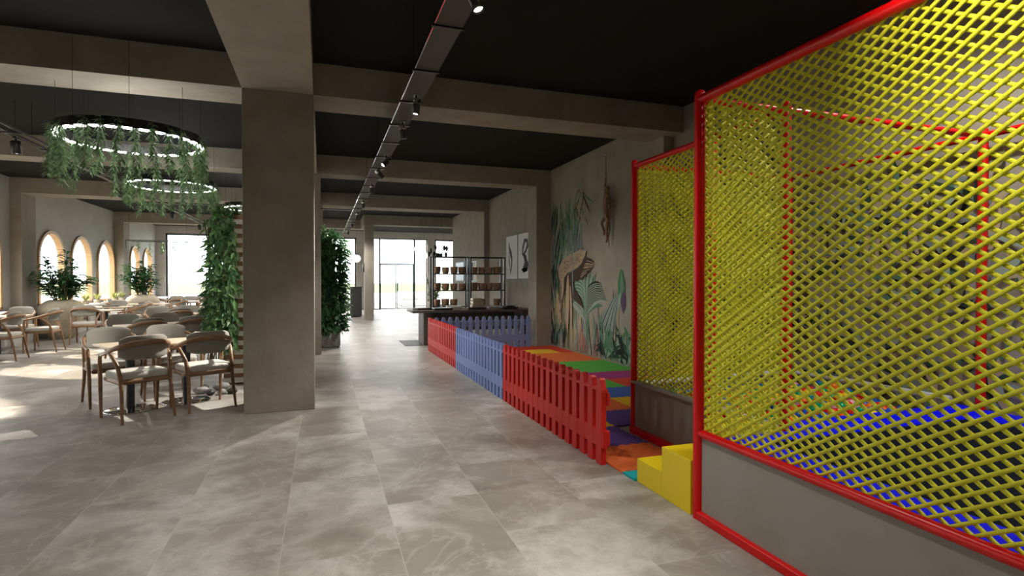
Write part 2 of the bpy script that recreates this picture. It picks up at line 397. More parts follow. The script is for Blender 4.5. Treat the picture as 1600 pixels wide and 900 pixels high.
b = MB(); b.box(2.37, 0.03, 0.04, 2.60, 0.038, ZH - 0.05); b.box(4.305, 0.03, 0.04, 4.88, 0.038, ZH - 0.05); b.box(2.645, 0.03, 2.22, 4.26, 0.038, ZH - 0.05)
b.build('pane', M['glass'], t)

# ------------------------------------------------------------------ beams, piers, columns
n_ = 5
def beam(x0, y0, x1, y1, z0=SO, m='plaster'):
    global n_
    b = MB(); b.box(x0, y0, z0, x1, y1, CE); struct('trim_%d' % n_, b, M[m]); n_ += 1
beam(-0.78, YB, -0.08, 6.388, SO + 0.002)
beam(-0.78, 6.985, -0.08, 11.0, SO + 0.002)
beam(-0.78, 11.5, -0.08, 15.62, SO + 0.002)
beam(-0.78, 16.3, -0.08, 22.3, SO + 0.002)
beam(XL, 1.4, -0.78, 2.0); beam(-0.08, 1.4, XR, 2.0)
beam(XL, 6.388, XR, 6.985); beam(XL, 11.0, XR, 11.5); beam(XL, 15.62, XR, 16.3)
beam(XL, 22.3, 1.42, 22.85); beam(1.42, 20.5, 6.64, 21.0); beam(1.42, 21.0, 1.78, 22.85)
def pier(x0, y0, x1, y1, z1=SO):
    global n_
    b = MB(); b.box(x0, y0, 0, x1, y1, z1); struct('trim_%d' % n_, b, M['plaster']); n_ += 1
pier(4.31, 11.0, XR, 11.5); pier(4.48, 6.62, XR, 6.985); pier(4.48, 15.62, XR, 16.3)
pier(XL, 11.0, XL + 0.2, 11.5); pier(XL, 15.62, XL + 0.22, 16.3); pier(XL, 22.3, XL + 0.28, 22.85); pier(XL, 6.388, XL + 0.2, 6.985)
def column(x0, y0, x1, y1, label, z1=SO):
    b = MB(); b.box(x0, y0, 0, x1, y1, z1)
    return tag(b.build('column', M['plaster'], bevel=0.006), label, 'column')
column(-0.782, 6.388, -0.081, 6.985, 'large square beige plaster column in the foreground, nearest the viewer')
column(-0.78, 11.05, -0.017, 11.5, 'square plaster column directly behind the foreground column, mostly hidden')
column(-0.78, 15.62, 0.03, 16.3, 'square plaster column seen as a sliver beside the ivy screen')
column(1.45, 20.52, 1.76, 21.1, 'slim plaster column left of the glazed entrance door')

# ================================================================== PLAY CAGE
CX, CY1, CX2, CY2, CT, CM = 2.095, 2.73, 2.735, 4.50, 2.455, 0.505
CYN, CXR = -0.6, 4.56
cage = thing('play_cage', 'large red framed play cage hung with yellow diamond netting, along the right wall', 'play area', (CX, CY1, 0))
def cpart(b, name, m, **k):
    o = b.build(name, m, cage, **k); o.location = (-CX, -CY1, 0); return o
def post(x, y, z0=0.0, z1=CT, r=0.031):
    b = MB(); b.tube([(x, y, z0), (x, y, z1 + 0.03)], r, 14); b.sphere((x, y, z1 + 0.03), r, 12, 6); cpart(b, 'post', M['red'])
for x, y in ((CX, CY1), (CX2, CY1), (CX2, 3.42), (CX2, CY2), (CXR, CY2), (CXR, CY1), (CX, CYN), (CXR, CYN)): post(x, y)
def rail(p, q, r=0.024, name='rail'):
    b = MB(); b.tube([p, q], r, 12); cpart(b, name, M['red'])
rail((CX, CY1, CT), (CX, CYN, CT), 0.027); rail((CX, CY1, CT), (CXR, CY1, CT)); rail((CXR, CYN, CT), (CXR, CY2, CT))
rail((CX2, CY1, CT), (CX2, CY2, CT)); rail((CX2, CY2, CT), (CXR, CY2, CT)); rail((CX, CYN, CT), (CXR, CYN, CT))
rail((CX, CY1, CM), (CX, CYN, CM), 0.024)
b = MB(); b.box(CX - 0.03, CYN, 0.0, CX + 0.03, CY1 - 0.02, 0.05); cpart(b, 'bottom_rail', M['red'], bevel=0.006)
b = MB(); b.box(CX2 - 0.06, 3.42, 0.0, CX2 + 0.03, CY2 - 0.02, 0.055); cpart(b, 'bottom_rail', M['red'], bevel=0.006)
b = MB(); b.box(CX, CYN, 0.05, CX + 0.03, CY1 - 0.02, CM - 0.02); cpart(b, 'side_board', M['panel'])
b = MB(); b.box(CX2 - 0.005, 3.42, 0.055, CX2 + 0.03, CY2 - 0.03, 0.455); cpart(b, 'side_board', M['panel'])
b = MB(); b.box(CX2 - 0.035, 2.76, 0.455, CX2 + 0.04, CY2 - 0.01, 0.475); cpart(b, 'ledge', M['ledge'])
b = MB(); b.box(CX + 0.02, CY1 - 0.02, 0.0, CX2, CY1 + 0.01, CM - 0.04); cpart(b, 'side_board', M['panel'])
b = MB(); b.box(CX2, CY2 - 0.015, 0.0, CXR, CY2 + 0.015, 0.45); cpart(b, 'side_board', M['panel'])
# nets: two families of cords, one over the other
def net(o, ux, L, z0, z1, r=0.0086, pitch=0.0785, slope=0.63, shift=0.0, nv=6):
    o = Vector(o); ux = Vector(ux).normalized(); nrm = ux.cross(Vector((0, 0, 1)))
    H = z1 - z0; W = H / slope; b = MB(); FLAT = (0.62, 1.0) if True else None
    for fam in (1, -1):
        k0 = -int(W / pitch) - 2; k1 = int((L + W) / pitch) + 2
        for k in range(k0, k1):
            s0 = k * pitch + shift           # where the cord meets the top line
            # s(z) = s0 + fam*(z1-z)/slope
            ta, tb = 0.0, 1.0
            sa, sb_ = s0, s0 + fam * W
            def tt(s): return (s - sa) / (sb_ - sa)
            a, c = sorted((tt(0.0), tt(L)))
            ta = max(ta, a); tb = min(tb, c)
            if tb - ta < 0.004: continue
            pts = []
            for t in (ta, tb):
                s_ = sa + (sb_ - sa) * t; z = z1 - H * t
                pts.append(o + ux * s_ + Vector((0, 0, z)) + nrm * (-fam * r * 0.5))
            b.tube(pts, r, nv, caps=False, flat=FLAT)
    return b
def cnet(*a, **k):
    o = cpart(net(*a, **k), 'net', M['net']); return o
cnet((CX + 0.022, CY1 - 0.03, 0), (0, -1, 0), CY1 - 0.03 - CYN, CM, CT - 0.01)
cnet((CX + 0.03, CY1, 0), (1, 0, 0), CX2 - CX - 0.06, 0.46, CT - 0.01)
cnet((CX2 + 0.02, CY2 - 0.03, 0), (0, -1, 0), CY2 - 3.42 - 0.06, 0.475, CT - 0.01)
cnet((CX2 + 0.03, CY2, 0), (1, 0, 0), CXR - CX2 - 0.06, 0.45, CT - 0.01)

# trampoline platform with blue pads
tramp = thing('trampoline', 'black trampoline mat bordered by glossy blue pads inside the play cage', 'trampoline', (3.3, 1.0, 0))
def tp(b, name, m, **k):
    o = b.build(name, m, tramp, **k); o.location = (-3.3, -1.0, 0); return o
def rrect(x0, y0, x1, y1, r, n=6):
    P = []
    for cx, cy, a0 in ((x1 - r, y1 - r, 0), (x0 + r, y1 - r, 90), (x0 + r, y0 + r, 180), (x1 - r, y0 + r, 270)):
        for k in range(n + 1):
            a = math.radians(a0 + 90 * k / n); P.append((cx + r * math.cos(a), cy + r * math.sin(a)))
    return P
def padring():
    o = rrect(CX + 0.05, CYN + 0.05, CXR + 0.0, 2.705, 0.10); o2 = rrect(CX + 0.09, CYN + 0.09, CXR - 0.04, 2.68, 0.09)
    i2 = rrect(2.43, -0.3, 4.30, 2.62, 0.09); i = rrect(2.46, -0.27, 4.27, 2.59, 0.08)
    b = MB(); z = 0.47
    b.loft([[(x, y, z - 0.05) for x, y in o], [(x, y, z - 0.012) for x, y in o], [(x, y, z) for x, y in o2], [(x, y, z) for x, y in i2], [(x, y, z - 0.02) for x, y in i], [(x, y, z - 0.05) for x, y in i]], 0, True, caps=False)
    return b
tp(padring(), 'safety_pad', M['pad'])
b = MB(); b.rbox(2.79, 2.708, 0.415, CXR - 0.03, 2.875, 0.474, 0.05, n=5); tp(b, 'end_pad', M['pad'])
b = MB(); P = rrect(2.40, -0.33, 4.33, 2.65, 0.1); b.prism([(x, y, 0.435) for x, y in P], (0, 0, 0.012)); tp(b, 'jump_mat', M['tramp'])
for x in (2.2, 4.45):
    for y in (-0.45, 0.6, 1.65, 2.7):
        b = MB(); b.tube([(x, y, 0), (x, y, 0.42)], 0.02, 8); tp(b, 'leg', M['blackmetal'])
# padded edging along the ball pit walls
b = MB(); b.tube([(2.76, 4.44, 0.455), (4.3, 4.44, 0.47), (4.42, 4.41, 0.475), (4.47, 4.32, 0.48), (4.50, 4.0, 0.485), (4.51, 2.9, 0.50)], 0.024, 10)
tag(b.build('padded_edging', M['curb']), 'pale lavender grey padded edge strip curving round the ball pit corner', 'edging')
b = MB(); b.box(2.78, 2.88, 0.0, 4.5, 4.42, 0.30); tag(b.build('ball_pit_floor', M['curb']), 'hidden pale padded base under the balls of the ball pit', 'base')
# balls
BR = 0.037
cols = [('ball_r', 'red', 24), ('ball_y', 'yellow', 26), ('ball_g', 'green', 15), ('ball_b', 'blue', 15), ('ball_o', 'orange', 16), ('ball_p', 'pink', 5)]
protos = {}
for key, cn, wgt in cols:
    b = MB(); b.sphere((0, 0, 0), BR, 14, 8)
    protos[key] = b
pool = [c for c in cols for _ in range(c[2])]
first = {}
spots = []
y = 2.935; row = 0
while y < 4.40:
    x = 2.80 + (0.039 if row % 2 else 0)
    while x < 4.46:
        if not (x > 4.25 and y > 4.3): spots.append((x + rnd.uniform(-.008, .008), y + rnd.uniform(-.008, .008)))
        x += 0.079
    y += 0.079; row += 1
rnd.shuffle(spots)
spots = sorted(spots, key=lambda p: (p[1] + rnd.uniform(0, 0.25)))
for i, (x, y) in enumerate(spots[:300]):
    key, cn, _ = rnd.choice(pool)
    z = 0.30 + BR + 0.055 * (0.5 + 0.5 * math.sin(x * 5 + 1) * math.cos(y * 4)) * 1.2 + rnd.uniform(0, 0.02)
    if key not in first:
        o = protos[key].build('plastic_ball', M[key]); first[key] = o
        tag(o, 'small %s plastic ball lying in the ball pit' % cn, 'ball', '%s balls in the ball pit' % cn)
    else:
        o = first[key].copy(); C.objects.link(o)
    o.location = (x, y, z)
b = MB()
keys = [c[0] for c in cols]
for (x, y) in spots[300:]:
    key = rnd.choice(pool)[0]; b.sphere((x, y, 0.35 + rnd.uniform(0, .02)), BR, 10, 6, keys.index(key))
for k in range(220):
    key = rnd.choice(pool)[0]; b.sphere((rnd.uniform(2.82, 4.42), rnd.uniform(2.95, 4.36), 0.335), BR * 0.9, 8, 5, keys.index(key))
tag(b.build('plastic_balls', [M[k] for k in keys]), 'mass of mixed coloured balls filling the far side and underlayer of the pit', 'balls', kind='stuff')

# yellow steps in the notch
st = thing('step_block', 'bright yellow block steps leading up into the play cage', 'steps', (2.35, 3.05, 0))
def stp(b, name):
    o = b.build(name, M['yellow'], st, bevel=0.004); o.location = (-2.35, -3.05, 0)
b = MB(); b.box(2.072, 3.07, 0, 2.695, 3.365, 0.163); stp(b, 'lower_step')
b = MB(); b.box(2.072, 2.775, 0, 2.695, 3.07, 0.327); stp(b, 'upper_step')
b = MB(); b.box(2.41, 2.775, 0.327, 2.695, 3.09, 0.47); stp(b, 'top_step')

# ================================================================== FOAM MATS
TS = 0.568
mc = dict(o=(0.80, 0.16, 0.035), p=(0.12, 0.06, 0.30), y=(0.85, 0.52, 0.015), b=(0.05, 0.13, 0.50), g=(0.10, 0.45, 0.06), m=(0.40, 0.035, 0.22), t=(0.0, 0.35, 0.38), r=(0.72, 0.05, 0.02))
mn = dict(o='orange', p='purple', y='yellow', b='blue', g='green', m='magenta', t='teal', r='red')
mm = {k: mat('foam_' + mn[k], v, 0.75) for k, v in mc.items()}
rows = ['tpppp', 'ooorp', 'pppop', 'yppgb', 'ooyob', 'ybbbg', 'yggro', 'ybmmm', 'pyggg', 'yyggg', 'ypooo', 'yyyoo', 'pyyyr', 'rrrrr', 'bbbbp']
Y0 = 2.96
def tooth(n, depth, flip):
    """interlocking edge from 0 to 1 as (t, offset)"""
    P = [(0, 0)]
    for k in range(n):
        a = (k + 0.25) / n; c = (k + 0.75) / n; e = 0.10 / n
        P += [(a + e, 0), (a - e, depth), (c + e, depth), (c - e, 0)] if not flip else [(a - e * 0, 0), (a - e, depth), (c + e, depth), (c, 0)]
    P.append((1, 0)); return P
def edge(p, q, nrm, on):
    if not on: return [p]
    T_ = tooth(6, 0.017, False)
    return [(p[0] + (q[0] - p[0]) * t + nrm[0] * d, p[1] + (q[1] - p[1]) * t + nrm[1] * d) for t, d in T_[:-1]]
nr = len(rows)
rown = ['nearest', 'second', 'third', 'fourth', 'fifth', 'sixth', 'seventh', 'eighth', 'ninth', 'tenth', 'eleventh', 'twelfth', 'thirteenth', 'fourteenth', 'farthest']
coln = ['beside the picket fence', 'second from the picket fence', 'in the middle of its row', 'second from the mural wall', 'against the mural wall']
for r in range(nr):
    for c in range(5):
        x0 = 2.055 + c * TS; y0 = Y0 + (r - 1) * 0.568 + 0.572; 
        y0 = max(y0, 3.37) if r == 0 else y0; x1 = min(x0 + TS, XR - 0.006); y1 = min(y0 + TS if r else 3.532, 10.98)
        if y0 > 10.9: continue
        if y0 < 4.45 and c >= 1 and y0 + TS < 4.6 and c >= 2: continue
        if r == 0 and c > 0: continue
        if c >= 2 and y0 < 4.0: continue
        if c >= 1 and y0 < 4.5:
            if c > 1: continue
            x1 = min(x1, CX2 - 0.07)
        if r <= 1 and c == 0: pass
        if y1 - y0 < 0.05: continue
        if x0 > CX2 - 0.2 and y0 < CY2 + 0.03: continue
        P = edge((x0, y0), (x1, y0), (0, 1), r > 0)
        P += edge((x1, y0), (x1, y1), (1, 0), c < 4 and x1 - x0 > 0.5)
        P += edge((x1, y1), (x0, y1), (0, 1), y1 - y0 > 0.5)
        P += edge((x0, y1), (x0, y0), (1, 0), c > 0 and True)
        b = MB(); b.prism([(x - x0, y - y0, 0.001) for x, y in P], (0, 0, 0.013))
        col = rows[r][c]
        o = b.build('foam_mat_tile', mm[col]); o.location = (x0, y0, 0)
        tag(o, '%s foam puzzle mat %s, %s row from the yellow steps' % (mn[col], coln[c], rown[r]), 'foam mat', 'interlocking foam mats on the play floor')

# ================================================================== PICKET FENCE
def fence_panel(L, n, label, m, nearcap=False):
    t = thing('fence_panel', label, 'fence', group='plastic picket fence panels')
    p = L / n; w = p * 0.61
    for k in range(n):
        y = (k + 0.5) * p; b = MB()
        P = [(0, y - w / 2, 0.0), (0, y + w / 2, 0.0), (0, y + w / 2, 0.575), (0, y + w * 0.30, 0.645), (0, y + w * 0.2, 0.658), (0, y - w * 0.2, 0.658), (0, y - w * 0.30, 0.645), (0, y - w / 2, 0.575)]
        b.prism(P, (0.045, 0, 0)); b.build('picket', M[m], t, bevel=0.004)
    e = 0.003
    for z0, z1, nm in ((0.134, 0.262, 'lower_rail'), (0.555, 0.578, 'upper_rail')):
        b = MB(); b.box(0.002, e, z0, 0.043, L - e, z1); b.build(nm, M[m], t)
    for z0, z1 in ((0.15, 0.262), (0.45, 0.55)):
        b = MB(); b.box(0.045, e, z0, 0.062, L - e, z1); b.build('backing_rail', M[m], t, bevel=0.003)
    return t
fp = fence_panel(2.46, 17, 'long red picket fence panel nearest the viewer, beside the foam mats', 'redplastic'); fp.location = (1.99, 3.71, 0)
fp = fence_panel(2.42, 17, 'blue picket fence panel between the two red ones, edge on to the corridor', 'blueplastic'); fp.location = (1.99, 6.17, 0)
fp = fence_panel(2.44, 17, 'far red picket fence panel beyond the blue one, by the dark desk', 'redplastic'); fp.location = (2.0, 8.62, 0)
fp = fence_panel(2.10, 15, 'blue picket fence panel standing crosswise in front of the dark desk', 'blueplastic'); fp.location = (4.19, 11.02, 0); fp.rotation_euler = (0, 0, PI / 2)
fp.location = (4.20, 10.99, 0)

# ================================================================== DINING CHAIRS AND TABLES
def make_chair(name, label, group):
    t = thing(name, label, 'chair', group=group)
    for s in (-1, 1):
        b = MB(); b.tube([(s * .255, .235, 0), (s * .262, .228, .35), (s * .268, .215, .60), (s * .268, .205, .642)], [.014, .020, .019, .017], 8); b.build('leg', M['oak'], t)
        b = MB(); b.tube([(s * .235, -.275, 0), (s * .222, -.225, .30), (s * .222, -.195, .44), (s * .232, -.165, .55), (s * .252, -.09, .64), (s * .262, -.02, .685)], [.013, .019, .021, .021, .019, .015], 8); b.build('leg', M['oak'], t)
    P = [(-.268, .225, .642), (-.272, .12, .66), (-.268, 0, .692), (-.250, -.11, .725), (-.205, -.205, .758), (-.12, -.262, .782), (0, -.282, .79)]
    P = P + [(-x, y, z) for x, y, z in P[-2::-1]]
    b = MB(); b.tube(P, [.017, .019, .021, .024, .027, .029, .030, .029, .027, .024, .021, .019, .017], 8, flat=(0.75, 1.0)); b.build('arm_rail', M['oak'], t)
    b = MB(); b.rbox(-.24, -.215, .375, .24, .225, .425, .03); b.build('seat_frame', M['oak'], t)
    # seat pad
    b = MB()
    def pad(z, s, n=5):
        return [(x * s, y * s + 0.005, z) for x, y in rrect_(-.235, -.205, .235, .225, .07, n)]
    b.loft([pad(.425, .97), pad(.44, 1.0), pad(.468, 1.0), pad(.484, .96), pad(.488, .85)], 0, True); b.build('seat', M['seatfabric'], t)
    # backrest pad, curved with the rail
    b = MB(); rings = []
    n = 14
    for i in range(n + 1):
        a = -1 + 2 * i / n; x = .215 * a; yb = -.262 + .085 * a * a
        k = (1 - abs(a) ** 5); h = .122 * (0.70 + 0.30 * k); th = .018 * (0.5 + 0.5 * k)
        zc = .728 + 0.006 * k
        ring = []
        for j in range(12):
            q = 2 * PI * j / 12; cy = math.cos(q); cz = math.sin(q)
            cy = math.copysign(abs(cy) ** .6, cy); cz = math.copysign(abs(cz) ** .75, cz)
            ring.append((x, yb + .03 + th * cy, zc + h * cz))
        rings.append(ring)
    b.loft(rings, 0, True); b.build('backrest', M['fabric'], t)
    return t
def rrect_(x0, y0, x1, y1, r, n=6):
    P = []
    for cx, cy, a0 in ((x1 - r, y1 - r, 0), (x0 + r, y1 - r, 90), (x0 + r, y0 + r, 180), (x1 - r, y0 + r, 270)):
        for k in range(n + 1):
            a = math.radians(a0 + 90 * k / n); P.append((cx + r * math.cos(a), cy + r * math.sin(a)))
    return P
chair0 = make_chair('dining_chair', '', 'oak dining armchairs')
chair_kids = tree(chair0); used = [False]
def chair(x, y, face, label, group='oak dining armchairs'):
    """face: direction in degrees the sitter looks, measured from +X"""
    rz = math.radians(face - 90)
    if not used[0]:
        used[0] = True; chair0.location = (x, y, 0); chair0.rotation_euler = (0, 0, rz); chair0['label'] = label; chair0['group'] = group; return
    dup(chair0, (x, y, 0), rz, label, group, chair_kids)

table_cache = {}
def table(x, y, rz, w, d, label, group, white=False):
    key = (w, d, white); z = .715
    if key in table_cache:
        r, ks = table_cache[key]; dup(r, (x, y, 0), math.radians(rz), label, group, ks); return
    t = thing('cafe_table', label, 'table', (x, y, 0), math.radians(rz), group)
    b = MB(); b.rbox(-w / 2, -d / 2, z - .022, w / 2, d / 2, z, .02); b.build('tabletop', M['tabletop'], t)
    b = MB(); b.lathe([(.040, .012), (.040, .40), (.046, .60), (.05, z - .03)], n=20); b.build('pole', M['blackmetal'], t)
    b = MB(); b.lathe([(.05, z - .034), (.14, z - .032), (.14, z - .022)], n=20); b.build('top_plate', M['blackmetal'], t)
    b = MB(); b.lathe([(.245, 0), (.25, .004), (.25, .009), (.24, .012), (.05, .014)], n=40); b.build('base', M['chrome'], t)
    table_cache[key] = (t, tree(t))
A_ = math.radians(31); E1 = (math.cos(A_), math.sin(A_)); E2 = (-E1[1], E1[0])
def loc(o, a, c): return (o[0] + E1[0] * a + E2[0] * c, o[1] + E1[1] * a + E2[1] * c)
def duo(FL, desc, gname, skip=()):
    a = loc(FL, .275, .30); c = loc(FL, .83, .30)
    table(a[0], a[1], 31, .55, .6, 'pale cafe table with chrome disc foot, left one of %s' % desc, gname)
    table(c[0], c[1], 31, .55, .6, 'pale cafe table with chrome disc foot, right one of %s' % desc, gname)
    g = 'oak armchairs around the ' + desc
    for nm, aa, cc, f in (('front left', .23, -.12, 31 + 93), ('front right', .85, -.14, 31 + 88), ('back left', .26, .88, 31 - 92), ('back right', .85, .84, 31 - 88)):
        if nm in skip: continue
        p = loc(FL, aa, cc)
        pos = {'front left': 'back to viewer, on the left', 'front right': 'back to viewer, on the right', 'back left': 'facing viewer, on the left', 'back right': 'facing viewer, on the right'}[nm]
        chair(p[0], p[1], f, 'oak armchair at %s, %s' % (desc, pos), g)
duo((-2.05, 6.62), 'nearest table pair', 'nearest pair of pale tables')
duo((-2.75, 9.55), 'second table pair', 'second pair of pale tables')
duo((-3.0, 12.6), 'third table pair by the ivy', 'third pair of pale tables')
# window side: tables along the arches
def quad_table(x, y, rz, desc, g, w=.8, d=.8, seats=(0, 90, 180, 270), off=.66, jit=0):
    table(x, y, rz, w, d, 'pale wooden table %s' % desc, g)
    nm = {0: 'on the corridor side', 90: 'on the far side', 180: 'on the window side', 270: 'on the near side'}
    for s in seats:
        a = math.radians(s + rz); chair(x + off * math.cos(a), y + off * math.sin(a), s + rz + 180 + rnd.uniform(-6, 6), 'oak armchair %s, table %s' % (nm[s], desc), 'oak armchairs around the window side tables')
quad_table(-6.0, 12.1, 0, 'at the left edge of the photo', 'window side tables', seats=(0, 270), off=.70)
quad_table(-5.9, 13.3, 0, 'before the first big round pot', 'window side tables', seats=(0, 90), off=.72)
quad_table(-4.95, 15.4, 0, 'right of the first big round pot', 'window side tables', seats=(0, 270), off=.68)
quad_table(-5.35, 17.2, 0, 'below the second arch', 'window side tables', w=1.0, d=.8, seats=(0, 180, 90), off=.75)
quad_table(-4.9, 19.0, 0, 'below the third arch', 'window side tables', w=1.0, d=.8, seats=(0, 180), off=.75)
quad_table(-4.35, 21.1, 0, 'before the second big round pot', 'window side tables', seats=(0, 90, 270), off=.70)
quad_table(-4.9, 23.4, 0, 'near the end window, left', 'window side tables', seats=(0, 180, 270), off=.70)
quad_table(-3.3, 22.4, 0, 'near the end window, right', 'window side tables', seats=(0, 180, 270), off=.70)
quad_table(-3.6, 25.0, 0, 'closest to the end window', 'window side tables', seats=(0, 180, 270), off=.70)
# low dark trays and menus lying on tables
def tray(x, y, z, w, d, h, rz, m, label, cat, name, group=None):
    t = MB(); t.rbox(-w / 2, -d / 2, 0, w / 2, d / 2, h, .012); o = t.build(name, M[m]); o.location = (x, y, z); o.rotation_euler = (0, 0, math.radians(rz)); tag(o, label, cat, group)
tray(-5.2, 17.1, .716, .36, .26, .03, 5, 'darkgrey', 'flat dark tray on the table below the second arched window', 'tray', 'serving_tray')
tray(-4.4, 21.0, .716, .30, .22, .04, 0, 'darkgrey', 'flat dark tray on the table before the second big round pot', 'tray', 'serving_tray')
tray(-4.95, 19.0, .716, .30, .22, .03, 8, 'darkgrey', 'flat dark tray on the table below the third arched window', 'tray', 'serving_tray')

# ================================================================== BIG POTS WITH SHRUBS
def shrub_pot(x, y, s, label, seed, name='potted_shrub'):
    r = random.Random(seed)
    t = thing(name, label, 'potted plant', (x, y, 0))
    b = MB(); b.lathe([(.20 * s, 0), (.24 * s, .02), (.36 * s, .30 * s), (.46 * s, .60 * s), (.48 * s, .72 * s), (.43 * s, .84 * s), (.30 * s, .93 * s), (.24 * s, .95 * s), (.22 * s, .92 * s)], n=32); b.build('pot', M['pot'], t)
    b = MB(); b.lathe([(.23 * s, .90 * s), (.02, .93 * s)], n=16); b.build('soil', M['soil'], t)
    sb = MB(); lb = MB()
    for k in range(20):
        a = r.uniform(0, 2 * PI); spread = r.uniform(.15, 1.0)
        top = Vector((math.cos(a) * spread * .62 * s, math.sin(a) * spread * .62 * s, (1.05 + r.uniform(.35, 1.0) * (1.25 - spread * .6)) * s))
        base = Vector((math.cos(a) * .12, math.sin(a) * .12, .9 * s)); mid = base.lerp(top, .5) + Vector((0, 0, .12))
        sb.tube([base, mid, top], [.014, .011, .006], 5)
        for q in range(34):
            u = .14 + .86 * q / 33
            p = base.lerp(mid, u * 2) if u < .5 else mid.lerp(top, (u - .5) * 2)
            aa = r.uniform(0, 2 * PI); d = Vector((math.cos(aa), math.sin(aa), r.uniform(-.15, .6)))
            lb.leaf(p, d, .088 * s, r.uniform(.20, .34) * s, m=0, droop=.2)
    sb.build('stem', M['stem'], t); lb.build('foliage', M['leaf_dark'], t)
shrub_pot(-5.93, 16.15, .98, 'dark leafed shrub in a tall rounded sandstone pot, left one by the arches', 3)
shrub_pot(-5.5, 20.9, 1.0, 'dark leafed shrub in a rounded sandstone pot, farther one near the end window', 5)

# grasses along the planting ledge
gi = 0
for y, lab in ((13.6, 'spiky grass plant on the ledge at the left edge of the photo'), (17.6, 'spiky grass plant on the ledge behind the first big pot'), (19.0, 'spiky grass plant on the ledge below the second arch, left'), (19.9, 'spiky grass plant on the ledge below the second arch, right'), (21.4, 'spiky grass plant on the ledge below the third arch'), (22.05, 'spiky grass plant on the ledge beside the corner pier')):
    t = thing('grass_plant', lab, 'plant', (XL + .29, y, .72), group='spiky plants on the window ledge')
    b = MB(); b.lathe([(.07, 0), (.09, .02), (.10, .10), (.085, .10)], n=14); b.build('pot', M['pot'], t)
    lb = MB(); r = random.Random(100 + gi)
    for k in range(46):
        a = r.uniform(0, 2 * PI); L = r.uniform(.18, .36); el = r.uniform(.75, 1.4)
        d = Vector((math.cos(a) * math.cos(el), math.sin(a) * math.cos(el), math.sin(el)))
        lb.leaf((math.cos(a) * .02, math.sin(a) * .02, .09), d, .03, L, droop=.25)
    lb.build('leaves', M['leaf_grass'], t); gi += 1

# ================================================================== RING LAMPS WITH HANGING GREENERY
def vine_mesh(L, r, n=None, w=.02, ll=.075, spread=.9):
    b = MB(); n = n or int(L * 260)
    pts = [Vector((0, 0, 0))]
    seg = 6
    for k in range(1, seg + 1): pts.append(Vector((r.uniform(-.012, .012) * k / 2, r.uniform(-.012, .012) * k / 2, -L * k / seg)))
    for q in range(n):
        u = (q / n) ** .9 * seg; i = min(int(u), seg - 1); p = pts[i].lerp(pts[i + 1], u - i)
        a = r.uniform(0, 2 * PI); d = Vector((math.cos(a) * spread, math.sin(a) * spread, r.uniform(-1.0, .25)))
        b.leaf(p, d, w, ll * r.uniform(.7, 1.25), droop=.25)
    b.tube(pts, .003, 4, caps=False)
    return b
vine_protos = []
def ring_lamp(x, y, z, D, nv, label, seed, ceil_at, Lr=(.22, .55), special=None):
    r = random.Random(seed); R_ = D / 2
    t = thing('ring_pendant_lamp', label, 'pendant lamp', (x, y, z), group='black ring pendants draped with greenery')
    n = 64; ring = []
    prof = [(R_ - .03, -.03), (R_ + .03, -.03), (R_ + .03, .06), (R_ - .03, .06)]
    b = MB(); rings = [[(q * math.cos(2 * PI * k / n), q * math.sin(2 * PI * k / n), zz) for q, zz in prof] for k in range(n)]
    rings.append(rings[0]); b.loft(rings, 0, False, caps=False); b.build('ring', M['blackmetal'], t)
    segs = nv
    for k in range(segs):
        b = MB()
        a0 = 2 * PI * (k + .20) / segs; a1 = 2 * PI * (k + .80) / segs; P = []
        for rr_, zz in ((R_ - .031, -.038), (R_ + .031, -.038), (R_ + .031, -.026), (R_ - .031, -.026)): P.append((rr_, zz))
        rs = []
        for j in range(5):
            a = a0 + (a1 - a0) * j / 4; rs.append([(q * math.cos(a), q * math.sin(a), zz) for q, zz in P])
        b.loft(rs, 0, False)
        b.build('led_segment', M['led'], t)
    for k in range(8):
        b = MB()
        a = 2 * PI * (k + .3) / 8; px, py = R_ * math.cos(a), R_ * math.sin(a)
        zc = ceil_at(y + py) - z
        b.tube([(px, py, .03), (px, py, zc - .002)], .0022, 4, caps=False)
        b.build('suspension_wire', M['blackmetal'], t)
    rl = lamp('ring_light', 'POINT', (x, y, z - .12), 26, (1, .98, .92), shadow_soft_size=.35)
    for k in range(nv):
        a = 2 * PI * k / nv
        L = r.uniform(*Lr); mb = vine_mesh(L, r)
        o = mb.build('vine', M['leaf_vine'], t); q_ = R_ + (.035 if k % 4 else -.03); o.location = (q_ * math.cos(a), q_ * math.sin(a), .055); o.rotation_euler = (0, 0, r.uniform(0, 6))
RING_W = 55
def ceil_at(y):
    for a, c in ((1.4, 2.0), (6.388, 6.985), (11.0, 11.5), (15.62, 16.3), (22.3, 22.85)):
        if a <= y <= c: return SO
    return CE
ring_lamp(-1.90, 6.9, 2.90, 1.27, 30, 'largest looking ring pendant with hanging greenery, over the nearest tables', 11, ceil_at, (.26, .66))
ring_lamp(-2.32, 10.45, 2.97, 1.22, 28, 'middle ring pendant with hanging greenery, behind the nearest one', 12, ceil_at, (.26, .55))
ring_lamp(-1.50, 14.0, 3.07, 1.1, 24, 'farthest ring pendant, half hidden behind the foreground column above the ivy', 13, ceil_at, (.25, .5))
